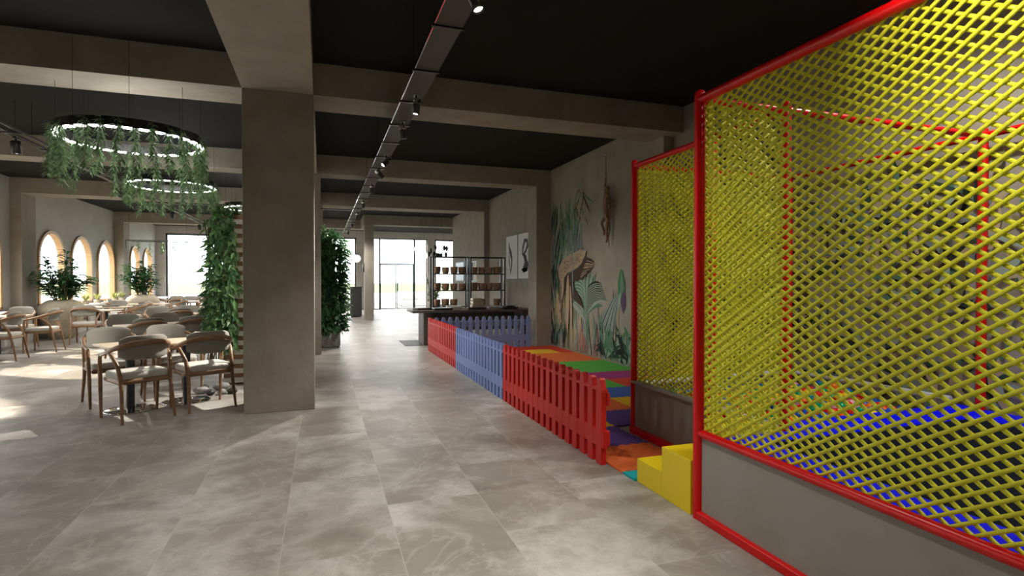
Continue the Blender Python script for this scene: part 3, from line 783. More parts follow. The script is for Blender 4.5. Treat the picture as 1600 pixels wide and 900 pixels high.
# straight hanging bar frame with small plants, far left
t = thing('hanging_planter_frame', 'thin black hanging frame with small trailing plants near the end window', 'pendant', (-4.4, 18.0, 2.40))
b = MB()
for p, q in (((-.65, -.25, .1), (.75, -.25, .1)), ((-.65, .25, .1), (.75, .25, .1)), ((-.65, -.25, .1), (-.65, .25, .1)), ((.75, -.25, .1), (.75, .25, .1)), ((-.65, -.25, .1), (-.65, -.25, -.12))): b.tube([p, q], .012, 6)
b.build('frame', M['blackmetal'], t)
for px, py in ((-.65, 0), (.75, 0)):
    b = MB(); b.tube([(px, py, .1), (px, py, CE - 2.402)], .003, 4, caps=False); b.build('suspension_wire', M['blackmetal'], t)
r = random.Random(31)
for k in range(9):
    o = vine_mesh(r.uniform(.2, .45), r, 34).build('vine', M['leaf_vine'], t); o.location = (-.5 + k * .145, -.25 if k % 2 else .25, .1)

# ================================================================== IVY SCREENS
def ivy_block(lb, x0, y0, x1, y1, z0, z1, n, r, bulge=.12, ll=(.08, .16), w=.06, faces='xXyYt'):
    for k in range(n):
        f = r.choice(faces); z = r.uniform(z0, z1); u = r.random()
        if f == 't': p = Vector((x0 + (x1 - x0) * u, y0 + (y1 - y0) * r.random(), z1)); d = Vector((r.uniform(-1, 1), r.uniform(-1, 1), .6)); nrm = Vector((0, 0, 1))
        elif f == 'x': p = Vector((x0, y0 + (y1 - y0) * u, z)); nrm = Vector((-1, 0, 0))
        elif f == 'X': p = Vector((x1, y0 + (y1 - y0) * u, z)); nrm = Vector((1, 0, 0))
        elif f == 'y': p = Vector((x0 + (x1 - x0) * u, y0, z)); nrm = Vector((0, -1, 0))
        else: p = Vector((x0 + (x1 - x0) * u, y1, z)); nrm = Vector((0, 1, 0))
        p = p + nrm * (r.random() ** 2 * bulge)
        d = nrm * r.uniform(.1, .8) + Vector((r.uniform(-.6, .6), r.uniform(-.6, .6), r.uniform(-1.2, .1)))
        lb.leaf(p, d, w * r.uniform(.7, 1.2), r.uniform(*ll), up=nrm + Vector((0, 0, .3)), droop=.1)
t = thing('slatted_screen', 'whitewashed slatted wooden screen draped with ivy, left of the foreground column', 'plant screen', (-1.08, 8.45, 0))
b = MB(); b.box(-.17, -.18, 0, .36, .32, 2.28); b.build('core', M['oak'], t)
b = MB()
for k in range(18): b.box(-.20, -.215, .03 + k * .125, .385, .35, .03 + k * .125 + .062)
b.build('slats', M['slatwhite'], t)
r = random.Random(41); lb = MB(); ivy_block(lb, -.30, -.26, .0, .26, .60, 2.25, 1250, r, .10, (.09, .17), .06, 'xyyYt')
ivy_block(lb, -.30, -.26, .02, .20, .5, 1.3, 200, r, .1, (.09, .16), .06, 'xy')
lb.build('ivy', M['leaf_mid'], t)
lb = MB()
for k in range(12): lb.tube([(-.2 + r.uniform(-.2, .1), -.22 + r.uniform(-.05, .4), 0.2), (-.24 + r.uniform(-.2, .1), -.22 + r.uniform(-.05, .4), 1.3), (-.2 + r.uniform(-.2, .1), -.2, 2.2)], .008, 5)
lb.build('stem', M['stem'], t)
# stones at its foot
r = random.Random(43)
for x, y, s, m, lab in ((-1.42, 7.72, .075, 'stone', 'large grey rounded stone, second from the left at the foot of the slatted screen'),
                        (-1.30, 7.60, .06, 'darkgrey', 'dark rounded stone, third from the left at the foot of the slatted screen'),
                        (-1.22, 7.88, .085, 'stone', 'biggest grey rounded stone, in the middle at the foot of the slatted screen'),
                        (-1.17, 7.60, .055, 'stone', 'small grey rounded stone in front of the biggest one by the slatted screen'),
                        (-1.43, 7.97, .06, 'darkgrey', 'dark rounded stone, leftmost at the foot of the slatted screen'),
                        (-1.06, 7.62, .06, 'darkgrey', 'dark rounded stone, rightmost at the foot of the slatted screen')):
    b = MB(); b.sphere((0, 0, 0), s, 12, 7, sc=(1.2, .9, .62)); o = b.build('river_stone', M[m]); o.location = (x, y, s * .61); o.rotation_euler = (0, 0, r.uniform(0, 3))
    tag(o, lab, 'stone', 'rounded stones at the foot of the slatted screen')
t = thing('ivy_screen', 'tall block screen thick with dark ivy in a grey stone planter, right of the column', 'plant screen', (-.1, 12.55, 0))
b = MB(); b.rbox(-.55, -.45, 0, .46, .5, .34, .08); b.build('planter', M['stone'], t)
b = MB(); b.box(-.45, -.3, .34, .36, .35, 2.3); b.build('core', M['stem'], t)
r = random.Random(47); lb = MB(); ivy_block(lb, -.46, -.36, .42, .42, .32, 2.32, 2600, r, .14, (.10, .19), .065, 'XXyyyt')
lb.build('ivy', M['leaf_dark'], t)
lb = MB(); ivy_block(lb, .40, .1, .62, .6, .55, 2.2, 800, r, .08, (.07, .13), .04, 'Xyx'); ivy_block(lb, -.2, .2, .2, .5, 2.25, 2.55, 120, r, .08, (.10, .2), .05, 'xXyt'); lb.build('sunlit_tint_ivy', M['leaf_vine'], t)  # paler leaf colour stands in for sunlight on the right edge of the ivy

# ================================================================== MURAL ON THE RIGHT WALL
mural = thing('wall_mural', 'jungle mural of palms, leaves and a dark winged animal on the right wall', 'mural', (XR, 9.0, 0))
MUR = dict(
    a=mat('paint_deep_green', (0.025, 0.06, 0.045), 0.9), b=mat('paint_sea_green', (0.10, 0.21, 0.15), 0.9), c=mat('paint_pale_sage', (0.30, 0.38, 0.32), 0.9),
    d=mat('paint_olive', (0.20, 0.19, 0.07), 0.9), e=mat('paint_straw', (0.42, 0.34, 0.22), 0.9), f=mat('paint_grey_blue', (0.19, 0.22, 0.24), 0.9),
    g=mat('paint_dusty_pink', (0.36, 0.16, 0.15), 0.9), h=mat('paint_leaf_green', (0.06, 0.20, 0.08), 0.9), i=mat('paint_black_green', (0.012, 0.018, 0.018), 0.9),
    j=mat('paint_violet', (0.09, 0.06, 0.12), 0.9), k=mat('paint_warm_beige', (0.45, 0.35, 0.24), 0.9), l=mat('paint_dark_brown', (0.055, 0.035, 0.025), 0.9))
MK = list(MUR); MMATS = [MUR[k] for k in MK]
class Mural:
    def __init__(s): s.b = MB(); s.n = 0
    def poly(s, P, c):
        s.n += 1; x = -0.0015 - 0.000012 * s.n
        s.b.add([(x, y - 9.0, z) for y, z in P], [tuple(range(len(P)))], MK.index(c))
    def blade(s, y, z, ang, L, w, c, bend=0.0, n=6):
        """curved pointed leaf starting at (y,z), ang degrees from up; + leans toward far end"""
        A, B = [], []; py, pz = y, z; a = math.radians(ang)
        for k in range(n + 1):
            u = k / n; ww = w * math.sin(PI * min(1, u * .92 + .06)) ** .8 * .5
            ty, tz = math.sin(a), math.cos(a)
            A.append((py - tz * ww, pz + ty * ww)); B.append((py + tz * ww, pz - ty * ww))
            py += ty * L / n; pz += tz * L / n; a += math.radians(bend) / n
        pts = A + B[::-1]
        pts = [(min(max(yy, -2.95), 10.97), min(max(zz, .02), 3.70)) for yy, zz in pts]
        s.poly(pts, c)
    def frond(s, y, z, ang, L, c1, c2, bend=40, nl=18, wl=.05, ll=.4):
        py, pz = y, z; a = math.radians(ang)
        for k in range(nl):
            u = k / nl; q = ll * (1 - .55 * u)
            for sd in (-1, 1): s.blade(py, pz, math.degrees(a) + sd * (62 - 25 * u), q, wl, c1 if k % 3 else c2, sd * 30, 4)
            py += math.sin(a) * L / nl; pz += math.cos(a) * L / nl; a += math.radians(bend) / nl
    def fan(s, y, z, ang, spread, L, c1, c2, n=11, w=.08, bend=0):
        for k in range(n):
            t_ = -1 + 2 * k / (n - 1); s.blade(y, z, ang + t_ * spread, L * (1 - .2 * abs(t_)), w, c1 if k % 2 else c2, bend + t_ * 35)
r = random.Random(61)
mu = Mural()
# dark tall hanging fronds at the far end
for k in range(90): mu.blade(10.93 - r.random() ** 1.3 * 1.0, r.uniform(.9, 3.05), 180 + r.uniform(-22, 22), r.uniform(.5, .95), r.uniform(.05, .10), r.choice('aaaibfh'), r.uniform(-20, 20))
for k in range(75): mu.blade(10.2 + r.uniform(-.45, .35), r.uniform(2.0, 3.05), 180 + r.uniform(-28, 28), r.uniform(.4, .8), r.uniform(.04, .08), r.choice('bbhacd'), r.uniform(-20, 20))
for k in range(40): mu.blade(9.55 + r.uniform(-.2, .2), r.uniform(2.75, 3.3), 180 + r.uniform(-60, 60), r.uniform(.3, .65), r.uniform(.02, .045), r.choice('eclbe'), r.uniform(-30, 30))
for k in range(55): mu.blade(9.9 + r.uniform(-.4, .3), r.uniform(1.8, 2.6), 180 + r.uniform(-25, 25), r.uniform(.35, .6), r.uniform(.04, .09), r.choice('fffcbj'), r.uniform(-20, 20))
for k in range(60): mu.blade(10.75 + r.uniform(-.5, .2), r.uniform(.1, 1.1), r.uniform(-25, 25), r.uniform(.4, .8), .07, r.choice('aaiibh'), r.uniform(-30, 30))
# mid mural: straw stalks, pale palms with drooping split leaves
for k in range(70): mu.blade(10.05 + r.uniform(-.55, .75), .04, r.uniform(-16, 16), r.uniform(.7, 1.35), r.uniform(.03, .075), r.choice('deedkcbl'), r.uniform(-25, 25))
for k in range(60): mu.blade(9.25 + r.uniform(-.65, .6), .04, r.uniform(-18, 18), r.uniform(.5, 1.0), r.uniform(.03, .07), r.choice('cbekdbfi'), r.uniform(-25, 25))
for k in range(9): mu.blade(9.1 + r.uniform(-.45, .5), .04, r.uniform(-25, 25), r.uniform(.35, .6), .035, 'g', 0)
mu.fan(9.35, .62, 12, 34, 1.0, 'f', 'c', 13, .10, 10)
mu.fan(9.38, .70, -22, 26, 1.0, 'c', 'b', 13, .10, -20)
for k in range(22):
    u = k / 21; mu.blade(9.32 - .05 * u, .74 + .5 * u, -38 - 18 * u, .95 - .35 * u, .045, 'ci'[k % 2], -75 + 20 * u, 8)
for k in range(16):
    u = k / 15; mu.blade(9.40, .80 + .55 * u, 40 + 10 * u, .55 - .1 * u, .045, 'cb'[k % 2], 75, 8)
# pleated fan palm with a broad leaf above
for k in range(7): mu.blade(8.17 + .02 * k, .05, -2 + k, 1.2, .045, 'eki'[k % 3], -6)
for k in range(19): mu.blade(8.03, 1.26, 124 + 34 * k / 18, .98 - .1 * abs(k - 9) / 9, .055, 'fcifc'[k % 5], 14)
mu.blade(8.0, 1.02, 3, .56, .24, 'h', 2); mu.blade(7.99, 1.06, 3, .46, .13, 'b', 2); mu.blade(7.985, 1.03, 3, .50, .012, 'c', 2)
mu.blade(7.95, 1.22, 178, .36, .16, 'j', 4); mu.blade(8.05, 1.2, 165, .3, .07, 'c', 4)
# low lush clump before the cage
for k in range(120):
    y = 8.2 + r.uniform(-.75, .45); mu.blade(y, r.uniform(.02, .22), r.uniform(-60, 60), r.uniform(.25, .55), r.uniform(.05, .10), r.choice('hhbbacbic'), r.uniform(-110, 110), 8)
mu.blade(10.80, .04, 22, .42, .11, 'g', 10)
for k in range(30): mu.blade(10.6 + r.uniform(-.4, .33), .04, r.uniform(-30, 30), r.uniform(.3, .7), .06, r.choice('aiibf'), r.uniform(-30, 30))
mu.b.build('painted_foliage', MMATS, mural)
# dense muted foliage continuing behind the cage
m2 = Mural(); m2.n = 900
for k in range(1500):
    y = r.uniform(-1.0, 7.2); top = 2.25 if y < 4.6 else 2.9
    m2.blade(y, r.uniform(.3, top), r.uniform(0, 360), r.uniform(.12, .34), r.uniform(.03, .07), r.choice('eeffaicclbdk'), r.uniform(-70, 70), 4)
m2.b.build('painted_thicket', MMATS, mural)
# spotted animal body with dark wing feathers
m3 = Mural(); m3.n = 2500
WING = [(9.32, 1.85), (9.04, 1.78), (9.12, 1.73), (9.03, 1.7), (9.13, 1.66), (9.05, 1.61), (9.17, 1.59), (9.12, 1.55), (9.25, 1.53), (9.24, 1.47), (9.38, 1.47), (9.4, 1.42), (9.59, 1.42), (9.62, 1.39), (9.78, 1.4), (9.85, 1.28), (9.69, 1.2), (9.47, 1.04), (9.38, 0.88), (9.59, 0.96), (9.94, 1.08), (10.21, 1.21), (10.2, 1.45), (9.94, 1.55), (9.59, 1.63), (9.43, 1.73)]
BODY = [(10.46, 1.71), (10.32, 1.81), (10.14, 1.87), (9.85, 1.92), (9.53, 1.98), (9.25, 1.95), (9.32, 1.84), (9.47, 1.71), (9.62, 1.64), (9.88, 1.59), (10.08, 1.55), (10.23, 1.45), (10.25, 1.19), (10.34, 0.99), (10.36, 0.55), (10.43, 0.53), (10.46, 0.66), (10.45, 0.98), (10.39, 1.22), (10.46, 1.42), (10.51, 1.57)]
m3.poly(WING, 'l')
for k in range(22): m3.blade(9.50 - .012 * k + r.uniform(-.03, .03), 1.44 + .016 * k, -60 - k * 1.6, r.uniform(.25, .42), .02, 'ile'[k % 3] if k % 4 else 'k', -20)
m3.poly(BODY, 'k')
m3.blade(10.05, 1.50, 176, 1.15, .16, 'k', 6, 10); m3.blade(9.95, 1.3, 186, .9, .10, 'e', -4, 10)
for k in range(420):
    u = r.random(); yy = 10.42 - 1.0 * u; zz = 1.62 + .28 * u + r.uniform(-.13, .09) - (.0 if u > .15 else .1)
    m3.blade(yy, zz, -70 + r.uniform(-25, 25), r.uniform(.03, .07), .012, r.choice('leke'), 0, 3)
for k in range(60): m3.blade(10.40 + r.uniform(-.04, .04), r.uniform(.65, 1.4), 180 + r.uniform(-12, 12), .08, .014, r.choice('lel'), 0, 3)
m3.blade(9.83, 2.25, 178, 1.25, .05, 'f', 8, 10); m3.blade(9.825, 2.2, 178, 1.2, .018, 'c', 8, 10)
m3.b.build('painted_animal', MMATS, mural)

# hanging monkey ornament on a cord
def skin_figure(name, verts, edges, radii, m, loc, parent=None, sub=2):
    me = bpy.data.meshes.new(name); me.from_pydata(verts, edges, []); me.update()
    o = bpy.data.objects.new(name, me); C.objects.link(o); o.location = loc
    o.modifiers.new('skin', 'SKIN')
    for v, q in zip(me.skin_vertices[0].data, radii): v.radius = q if isinstance(q, tuple) else (q, q)
    me.skin_vertices[0].data[0].use_root = True
    s_ = o.modifiers.new('sub', 'SUBSURF'); s_.levels = sub; s_.render_levels = sub
    me.materials.append(m)
    for p in me.polygons: p.use_smooth = True
    if parent: o.parent = parent
    return o
fur = mat('bronze_brown_fur', (0.16, 0.085, 0.04), 0.55, bump=(60, 0.5), vary=(18, (0.27, 0.16, 0.085), 5))
mk = thing('monkey_ornament', 'long limbed brown monkey figure hanging by one arm from a cord on the mural wall', 'ornament', (XR - .10, 8.34, 2.30))
V = [(0, 0, .22), (0, .0, .36), (0, 0, .50), (0, -.005, .565), (.0, -.02, .64), (-.01, -.02, .69),   # pelvis..head
     (0, .055, .52), (0, .065, .68), (0, .035, .84),                                        # raised arm
     (0, -.07, .50), (-.02, -.10, .36), (0, -.105, .22), (0, -.11, .14),                                   # hanging arm
     (0, .06, .16), (-.05, .11, .08), (0, .085, -.08), (-.02, .08, -.14),                                 # leg bent
     (0, -.035, .12), (-.02, -.02, -.06), (0, .0, -.22), (-.02, .0, -.27),                                   # leg straight
     (.01, -.01, .16), (.03, -.05, .0), (.03, .01, -.18), (.02, -.04, -.34)]                              # tail
E_ = [(0, 1), (1, 2), (2, 3), (3, 4), (4, 5), (2, 6), (6, 7), (7, 8), (2, 9), (9, 10), (10, 11), (11, 12), (0, 13), (13, 14), (14, 15), (15, 16), (0, 17), (17, 18), (18, 19), (19, 20), (0, 21), (21, 22), (22, 23), (23, 24)]
Rr = [.062, .075, .066, .03, .045, .036, .028, .020, .014, .028, .020, .015, .013, .038, .028, .018, .014, .038, .028, .017, .015, .018, .013, .010, .006]
skin_figure('body', V, E_, Rr, fur, (0, 0, 0), mk)
b = MB(); b.sphere((-.045, -.02, .655), .030, 12, 8, sc=(.8, 1, .85)); b.sphere((-.07, -.02, .645), .014, 8, 6); b.build('face', mat('pale_face', (.42, .33, .25), .6), mk)
b = MB()
for s in (-1, 1): b.sphere((-.005, -.02 + s * .048, .665), .014, 8, 5, sc=(.5, 1, 1)); b.sphere((-.068, -.02 + s * .012, .664), .005, 6, 4)
b.build('ear', fur, mk)
for nm, base, s in (('hand', (0, .034, .86), 1), ('hand', (0, -.11, .13), -1)):
    b = MB(); b.sphere(base, .016, 8, 6, sc=(.7, 1, 1.1))
    for k in range(4): b.tube([(base[0], base[1] + (k - 1.5) * .008, base[2]), (base[0] - .012, base[1] + (k - 1.5) * .009, base[2] + s * .022), (base[0] - .004, base[1] + (k - 1.5) * .009, base[2] + s * .036)], .0035, 5)
    b.tube([(base[0], base[1] - .014, base[2]), (base[0] - .01, base[1] - .026, base[2] + s * .012)], .004, 5); b.build(nm, fur, mk)
cb = MB(); cb.tube([(.0, .034, .84), (.0, .034, 1.22)], .006, 6); cb.sphere((0, .034, 1.22), .02, 10, 6); cb.sphere((0, .034, .90), .017, 10, 6); cb.tube([(0, .034, 1.22), (.10, .034, 1.22)], .006, 6)
cb.build('cord', M['chrome'], mk)

# two black and white pictures
for nm, y0, y1, lab, kind in (('framed_picture', 13.0, 13.93, 'left one of two white canvas pictures, a narrow black upright brush figure', 0), ('framed_picture', 12.05, 12.98, 'right one of two white canvas pictures, a looping black brush figure', 1)):
    t = thing(nm, lab, 'picture', (XR, (y0 + y1) / 2, 1.43), group='pair of black and white pictures')
    w = (y1 - y0) / 2; H = 1.12; b = MB(); b.box(-.045, -w + .012, .012, 0, w - .012, H - .012); b.build('canvas', M['canvas'], t)
    b = MB()
    for q in ((-w, 0, -w + .012, H), (w - .012, 0, w, H), (-w + .012, 0, w - .012, .012), (-w + .012, H - .012, w - .012, H)): b.box(-.05, q[0], q[1], 0, q[2], q[3])
    b.build('frame', M['darkgrey'], t)
    ink = MB()
    def stroke(P, ws):
        A, B = [], []
        for i, (y, z) in enumerate(P):
            a = P[max(i - 1, 0)]; c = P[min(i + 1, len(P) - 1)]; dy, dz = c[0] - a[0], c[1] - a[1]; l_ = math.hypot(dy, dz) or 1
            A.append((-.0465, y - dz / l_ * ws[i], z + dy / l_ * ws[i])); B.append((-.0465, y + dz / l_ * ws[i], z - dy / l_ * ws[i]))
        n = len(P); ink.add(A + B, [(i, i + 1, n + i + 1, n + i) for i in range(n - 1)])
    if kind == 0:
        stroke([(.22, .95), (.17, .80), (.06, .66), (-.02, .52), (-.02, .38), (.06, .22), (.12, .12)], [.012, .05, .075, .05, .035, .03, .01])
        stroke([(.20, .72), (.19, .5), (.13, .3), (.10, .2)], [.01, .035, .02, .01])
    else:
        stroke([(-.02, .52), (.14, .62), (.10, .76), (-.02, .93), (-.18, .92), (-.22, .80), (-.10, .68), (.06, .60)], [.02, .04, .05, .05, .045, .05, .04, .03])
        stroke([(.05, .60), (-.06, .50), (-.12, .38), (-.06, .28), (.12, .20)], [.05, .08, .11, .12, .05])
        stroke([(.20, .235), (.05, .215), (-.18, .24), (-.26, .40)], [.012, .045, .05, .03])
    ink.build('brush_drawing', M['ink'], t)

# ================================================================== DESK, SHELF, POTS
d_ = thing('long_desk', 'long dark wooden desk with slab legs behind the blue picket fence', 'desk', (3.0, 12.3, 0))
b = MB(); b.rbox(-1.18, -.46, .70, 1.58, .44, .75, .01); b.build('desktop', M['deskwood'], d_)
for x in (-.93, 1.33):
    b = MB(); b.box(x, -.35, 0, x + .16, .33, .70); b.build('leg', M['deskwood'], d_)
b = MB(); b.box(-.77, .20, .25, 1.33, .23, .66); b.build('modesty_panel', M['deskwood'], d_)
b = MB(); b.box(1.68, 11.95, .0, 2.25, 13.0, .008); tag(b.build('floor_mat', M['darkgrey']), 'flat dark mat on the floor under the left end of the desk', 'mat')
tray(2.12, 12.35, .751, .34, .40, .035, 8, 'darkgrey', 'grey tray at the left end of the long desk', 'tray', 'desk_tray')
for x, y, w, d, h, rz, m, lab in ((2.50, 12.05, .40, .28, .05, 2, 'blackmetal', 'black closed book at the front of the long desk, left of the centre'),
                                  (3.28, 12.08, .40, .28, .045, -3, 'blackmetal', 'black closed book at the front of the long desk, near the centre'),
                                  (4.05, 12.1, .38, .26, .04, 4, 'blackmetal', 'black closed book at the right end of the long desk'),
                                  (4.07, 12.11, .22, .18, .03, 10, 'darkgrey', 'small black book lying on the larger one at the right end of the desk'),
                                  (2.85, 12.45, .34, .26, .07, -6, 'white', 'stack of pale paper in the middle of the long desk'),
                                  (3.80, 12.45, .36, .28, .05, 6, 'white', 'pale paper pad right of the centre of the long desk')):
    b = MB(); b.rbox(-w / 2, -d / 2, 0, w / 2, d / 2, h, .008); o = b.build('book' if 'book' in lab else 'paper_stack', M[m]); tag(o, lab, 'book' if 'book' in lab else 'paper')
    o.location = (x, y, .7508 if 'small black' not in lab else .7915); o.rotation_euler = (0, 0, math.radians(rz))
for k, (x, y, z, w) in enumerate(((3.42, 12.5, .7508, .30), (3.42, 12.51, .8308, .26), (3.40, 12.5, .9108, .22))):
    b = MB(); b.rbox(-w / 2, -.11, 0, w / 2, .11, .079, .008); o = b.build('wooden_box', M['tabletop']); o.location = (x, y, z)
    tag(o, 'small pale wooden box on the long desk, %s of the stack of three' % ['bottom one', 'middle one', 'top one'][k], 'box', 'stacked wooden boxes on the desk')
# shelf
SY = 13.8
sh = thing('shelving_unit', 'open black steel shelving unit of two bays holding small woven pots', 'shelf', (3.53, SY, 0))
for x in (-.93, -.02, .03, .93):
    for y in (-.16, .16):
        b = MB(); b.box(x - .018, y - .018, 0, x + .018, y + .018, 2.0); b.build('upright', M['blackmetal'], sh)
for i, z in enumerate((.34, .74, 1.145, 1.56, 1.985)):
    for x0, x1 in ((-.91, -.04), (.05, .91)):
        b = MB()
        if z > 1.9: b.box(x0, -.175, z - .015, x1, -.145, z + .015); b.box(x0, .145, z - .015, x1, .175, z + .015)
        else: b.box(x0, -.17, z - .012, x1, .17, z + .012)
        b.build('shelf_board' if z < 1.9 else 'top_rail', M['blackmetal'], sh)
pb = MB(); pb.lathe([(.072, 0), (.085, .015), (.095, .10), (.098, .16), (.092, .175), (.085, .17), (.08, .09), (.02, .06)], n=18)
pot0 = None
for zi, z in enumerate((1.573, 1.158, .753, .353)):
    rn = ('top', 'middle', 'lower', 'bottom')[zi]
    for k in range(8):
        x = 3.53 + ((-.80 + k * .215) if k < 4 else (.155 + (k - 4) * .205))
        if zi == 2 and k in (3, 6): continue
        if zi == 3 and k not in (1, 2, 5, 6): continue
        if pot0 is None: pot0 = o = pb.build('woven_pot', M['basket'])
        else: o = pot0.copy(); C.objects.link(o)
        o.location = (x, SY + rnd.uniform(-.02, .02), z); s_ = rnd.uniform(.94, 1.06); o.scale = (s_, s_, s_ if zi != 3 else .9)
        tag(o, 'small brown woven pot on the %s shelf, %s in its row' % (rn, ORD[k]), 'pot', 'woven pots on the black shelving unit')
# items under the desk: pale wooden crate and yellow bottle
for x, m, lab in ((2.55, 'tabletop', 'pale wooden crate on the floor under the left part of the desk'), (3.15, 'tabletop', 'pale wooden crate on the floor under the middle of the desk')):
    b = MB(); y = 13.1
    for z in (.02, .14, .26, .38, .50): b.box(x - .22, y - .14, z, x + .22, y - .125, z + .09); b.box(x - .22, y + .125, z, x + .22, y + .14, z + .09); b.box(x - .22, y - .125, z, x - .205, y + .125, z + .09); b.box(x + .205, y - .125, z, x + .22, y + .125, z + .09)
    for sx in (-.2, .18):
        for sy in (-.12, .10): b.box(x + sx, y + sy, 0, x + sx + .02, y + sy + .02, .6)
    tag(b.build('wooden_crate', M[m]), lab, 'crate')
b = MB(); b.lathe([(.04, 0), (.045, .01), (.045, .22), (.02, .27), (.018, .31)], (3.0, 12.75, 0), 16); tag(b.build('bottle', M['yellow']), 'yellow bottle standing on the floor under the desk, seen through the pickets', 'bottle')
# wall screen and shrub beyond the shelf
t = thing('wall_screen', 'black flat screen in a dark frame on the right wall beyond the shelf', 'screen', (XR, 19.1, 1.36))
b = MB(); b.box(-.05, -.62, 0, 0, .62, .70); b.build('frame', M['darkgrey'], t)
b = MB(); b.box(-.055, -.58, .04, -.05, .58, .66); b.build('screen_panel', M['blackmetal'], t)
def leafy(x, y, h, label, seed):
    r = random.Random(seed); t = thing('potted_tree', label, 'potted plant', (x, y, 0))
    b = MB(); b.lathe([(.13, 0), (.17, .02), (.2, .32), (.17, .32), (.16, .28), (.02, .28)], n=20); b.build('pot', M['white'], t)
    sb = MB(); lb = MB()
    for k in range(9):
        a = r.uniform(0, 6.28); q = r.uniform(.1, .4); top = Vector((math.cos(a) * q, math.sin(a) * q, r.uniform(.6, 1) * h)); base = Vector((0, 0, .28)); sb.tube([base, base.lerp(top, .5) + Vector((0, 0, .1)), top], .01, 5)
        for j in range(26):
            u = .25 + .75 * j / 26; p = base.lerp(top, u); aa = r.uniform(0, 6.28); lb.leaf(p, (math.cos(aa), math.sin(aa), r.uniform(-.3, .5)), .07, r.uniform(.12, .2))
    sb.build('stem', M['stem'], t); lb.build('foliage', M['leaf_mid'], t)
leafy(3.55, 18.5, 1.65, 'leafy potted tree standing behind the black shelf toward the end window', 71)
# round glass ball cluster lamp
t = thing('cluster_lamp', 'hanging cluster of clear and black glass drops left above the shelving unit', 'pendant lamp', (3.15, 16.9, 2.15))
b = MB(); b.lathe([(.30, CE - 2.15 - .03), (.30, CE - 2.15)], n=24); b.build('canopy', M['blackmetal'], t)
r = random.Random(5); wi = MB(); g1 = MB(); g2 = MB()
for k in range(16):
    x = -.45 + k * .065; y = r.uniform(-.12, .12); z = r.uniform(-.02, .28); wi.tube([(x * .5, y, CE - 2.15 - .03), (x, y, z + .09)], .002, 4, caps=False)
    (g1 if k < 6 else g2).sphere((x, y, z), .045, 10, 6, sc=(1, 1, 1.9))
wi.build('suspension_wire', M['blackmetal'], t); g1.build('glass_drop', M['globe'], t); g2.build('dark_glass_drop', M['blackmetal'], t)

# podium, sensor and globe lamp near the entrance
b = MB(); b.box(1.02, 21.95, .05, 1.44, 22.4, 1.13); b.box(.99, 21.92, 1.13, 1.47, 22.43, 1.16); b.box(1.05, 22.0, 0, 1.41, 22.35, .05)
tag(b.build('reception_podium', M['darkgrey'], bevel=.004), 'dark charcoal podium standing left of the slim column near the entrance', 'podium')
t = thing('wall_intercom', 'small dark box fixed to the left side of the slim column', 'intercom', (1.45, 20.8, 1.86)); b = MB(); b.rbox(-.06, -.09, -.15, 0, .09, .15, .01); b.build('housing', M['darkgrey'], t); b = MB(); b.rbox(-.066, -.05, .03, -.06, .05, .11, .002); b.build('screen_panel', M['blackmetal'], t)
t = thing('globe_lamp', 'glowing white globe pendant beside the slim column', 'pendant lamp', (1.14, 20.0, 2.16))
b = MB(); b.sphere((0, 0, 0), .13, 20, 12); b.build('globe', M['globe'], t); b = MB(); b.tube([(0, 0, .16), (0, 0, CE - 2.162)], .004, 5); b.lathe([(.03, .12), (.03, .18)], n=12); b.build('suspension_wire', M['blackmetal'], t)
# low white sofas and wall outside
for x, y, lab in ((5.0, 31.4, 'white outdoor sofa on the patio seen through the right half of the glass door'), (1.2, 32.5, 'white outdoor sofa on the patio seen left of the door frame')):
    t = thing('outdoor_sofa', lab, 'sofa', (x, y, -.03), group='white sofas on the patio')
    b = MB(); b.rbox(-.95, -.42, .08, .95, .42, .34, .08); b.build('seat_base', M['white'], t)
    b = MB(); b.rbox(-.95, .22, .34, .95, .46, .78, .08); b.build('backrest', M['white'], t)
    for s in (-1, 1):
        b = MB(); b.rbox(s * .86 - .11, -.42, .30, s * .86 + .11, .24, .56, .07); b.build('armrest', M['white'], t)
        b = MB(); b.rbox(s * .37 - .35, -.40, .345, s * .37 + .35, .2, .47, .06); b.build('cushion', M['seatfabric'], t)
    b = MB()
    for sx in (-.85, .85):
        for sy in (-.35, .35): b.lathe([(.02, 0), (.025, .09)], (sx, sy, 0), 10)
    b.build('leg', M['darkgrey'], t)
b = MB(); b.box(-40, 38, -.13, 40, 38.3, .55); tag(b.build('garden_wall', M['white']), kind='structure')

# ================================================================== TRACKS WITH SPOTLIGHTS
def wires(t, pts, z):
    for x, y in pts:
        b = MB(); b.tube([(x, y, z), (x, y, ceil_at(y + t.location.y) - t.location.z - .002)], .003, 4, caps=False)
        b.build('suspension_wire', M['blackmetal'], t)
tr = thing('lighting_track', 'wide dark cable tray with bright metal edge running down the corridor ceiling', 'lighting track', (.84, 12.0, 3.17))
L0, L1 = -14.6, 10.0
b = MB(); b.box(-.095, L0, 0, .095, L1, .008); b.build('tray_base', M['tray'], tr)
b = MB(); b.box(.093, L0, 0, .100, L1, .05); b.box(.0, L0, .05, .004, L0 + .01, .06); b.build('edge_strip', M['tray'], tr)
b = MB(); b.box(-.103, L0, -.004, -.095, L1, .05); b.build('bright_edge_strip', M['chrome'], tr)
y = L0 + .4
while y < L1:
    b = MB(); b.box(-.115, y, -.014, .112, y + .025, .0); b.build('cross_bar', M['blackmetal'], tr); y += .86
wires(tr, [(-.09, q) for q in (-9.7, -7.2, -4.1, -1.9, 1.0, 5.5, 8.5)] + [(.09, q) for q in (-9.7, -7.2, -1.9, 5.5)], .03)
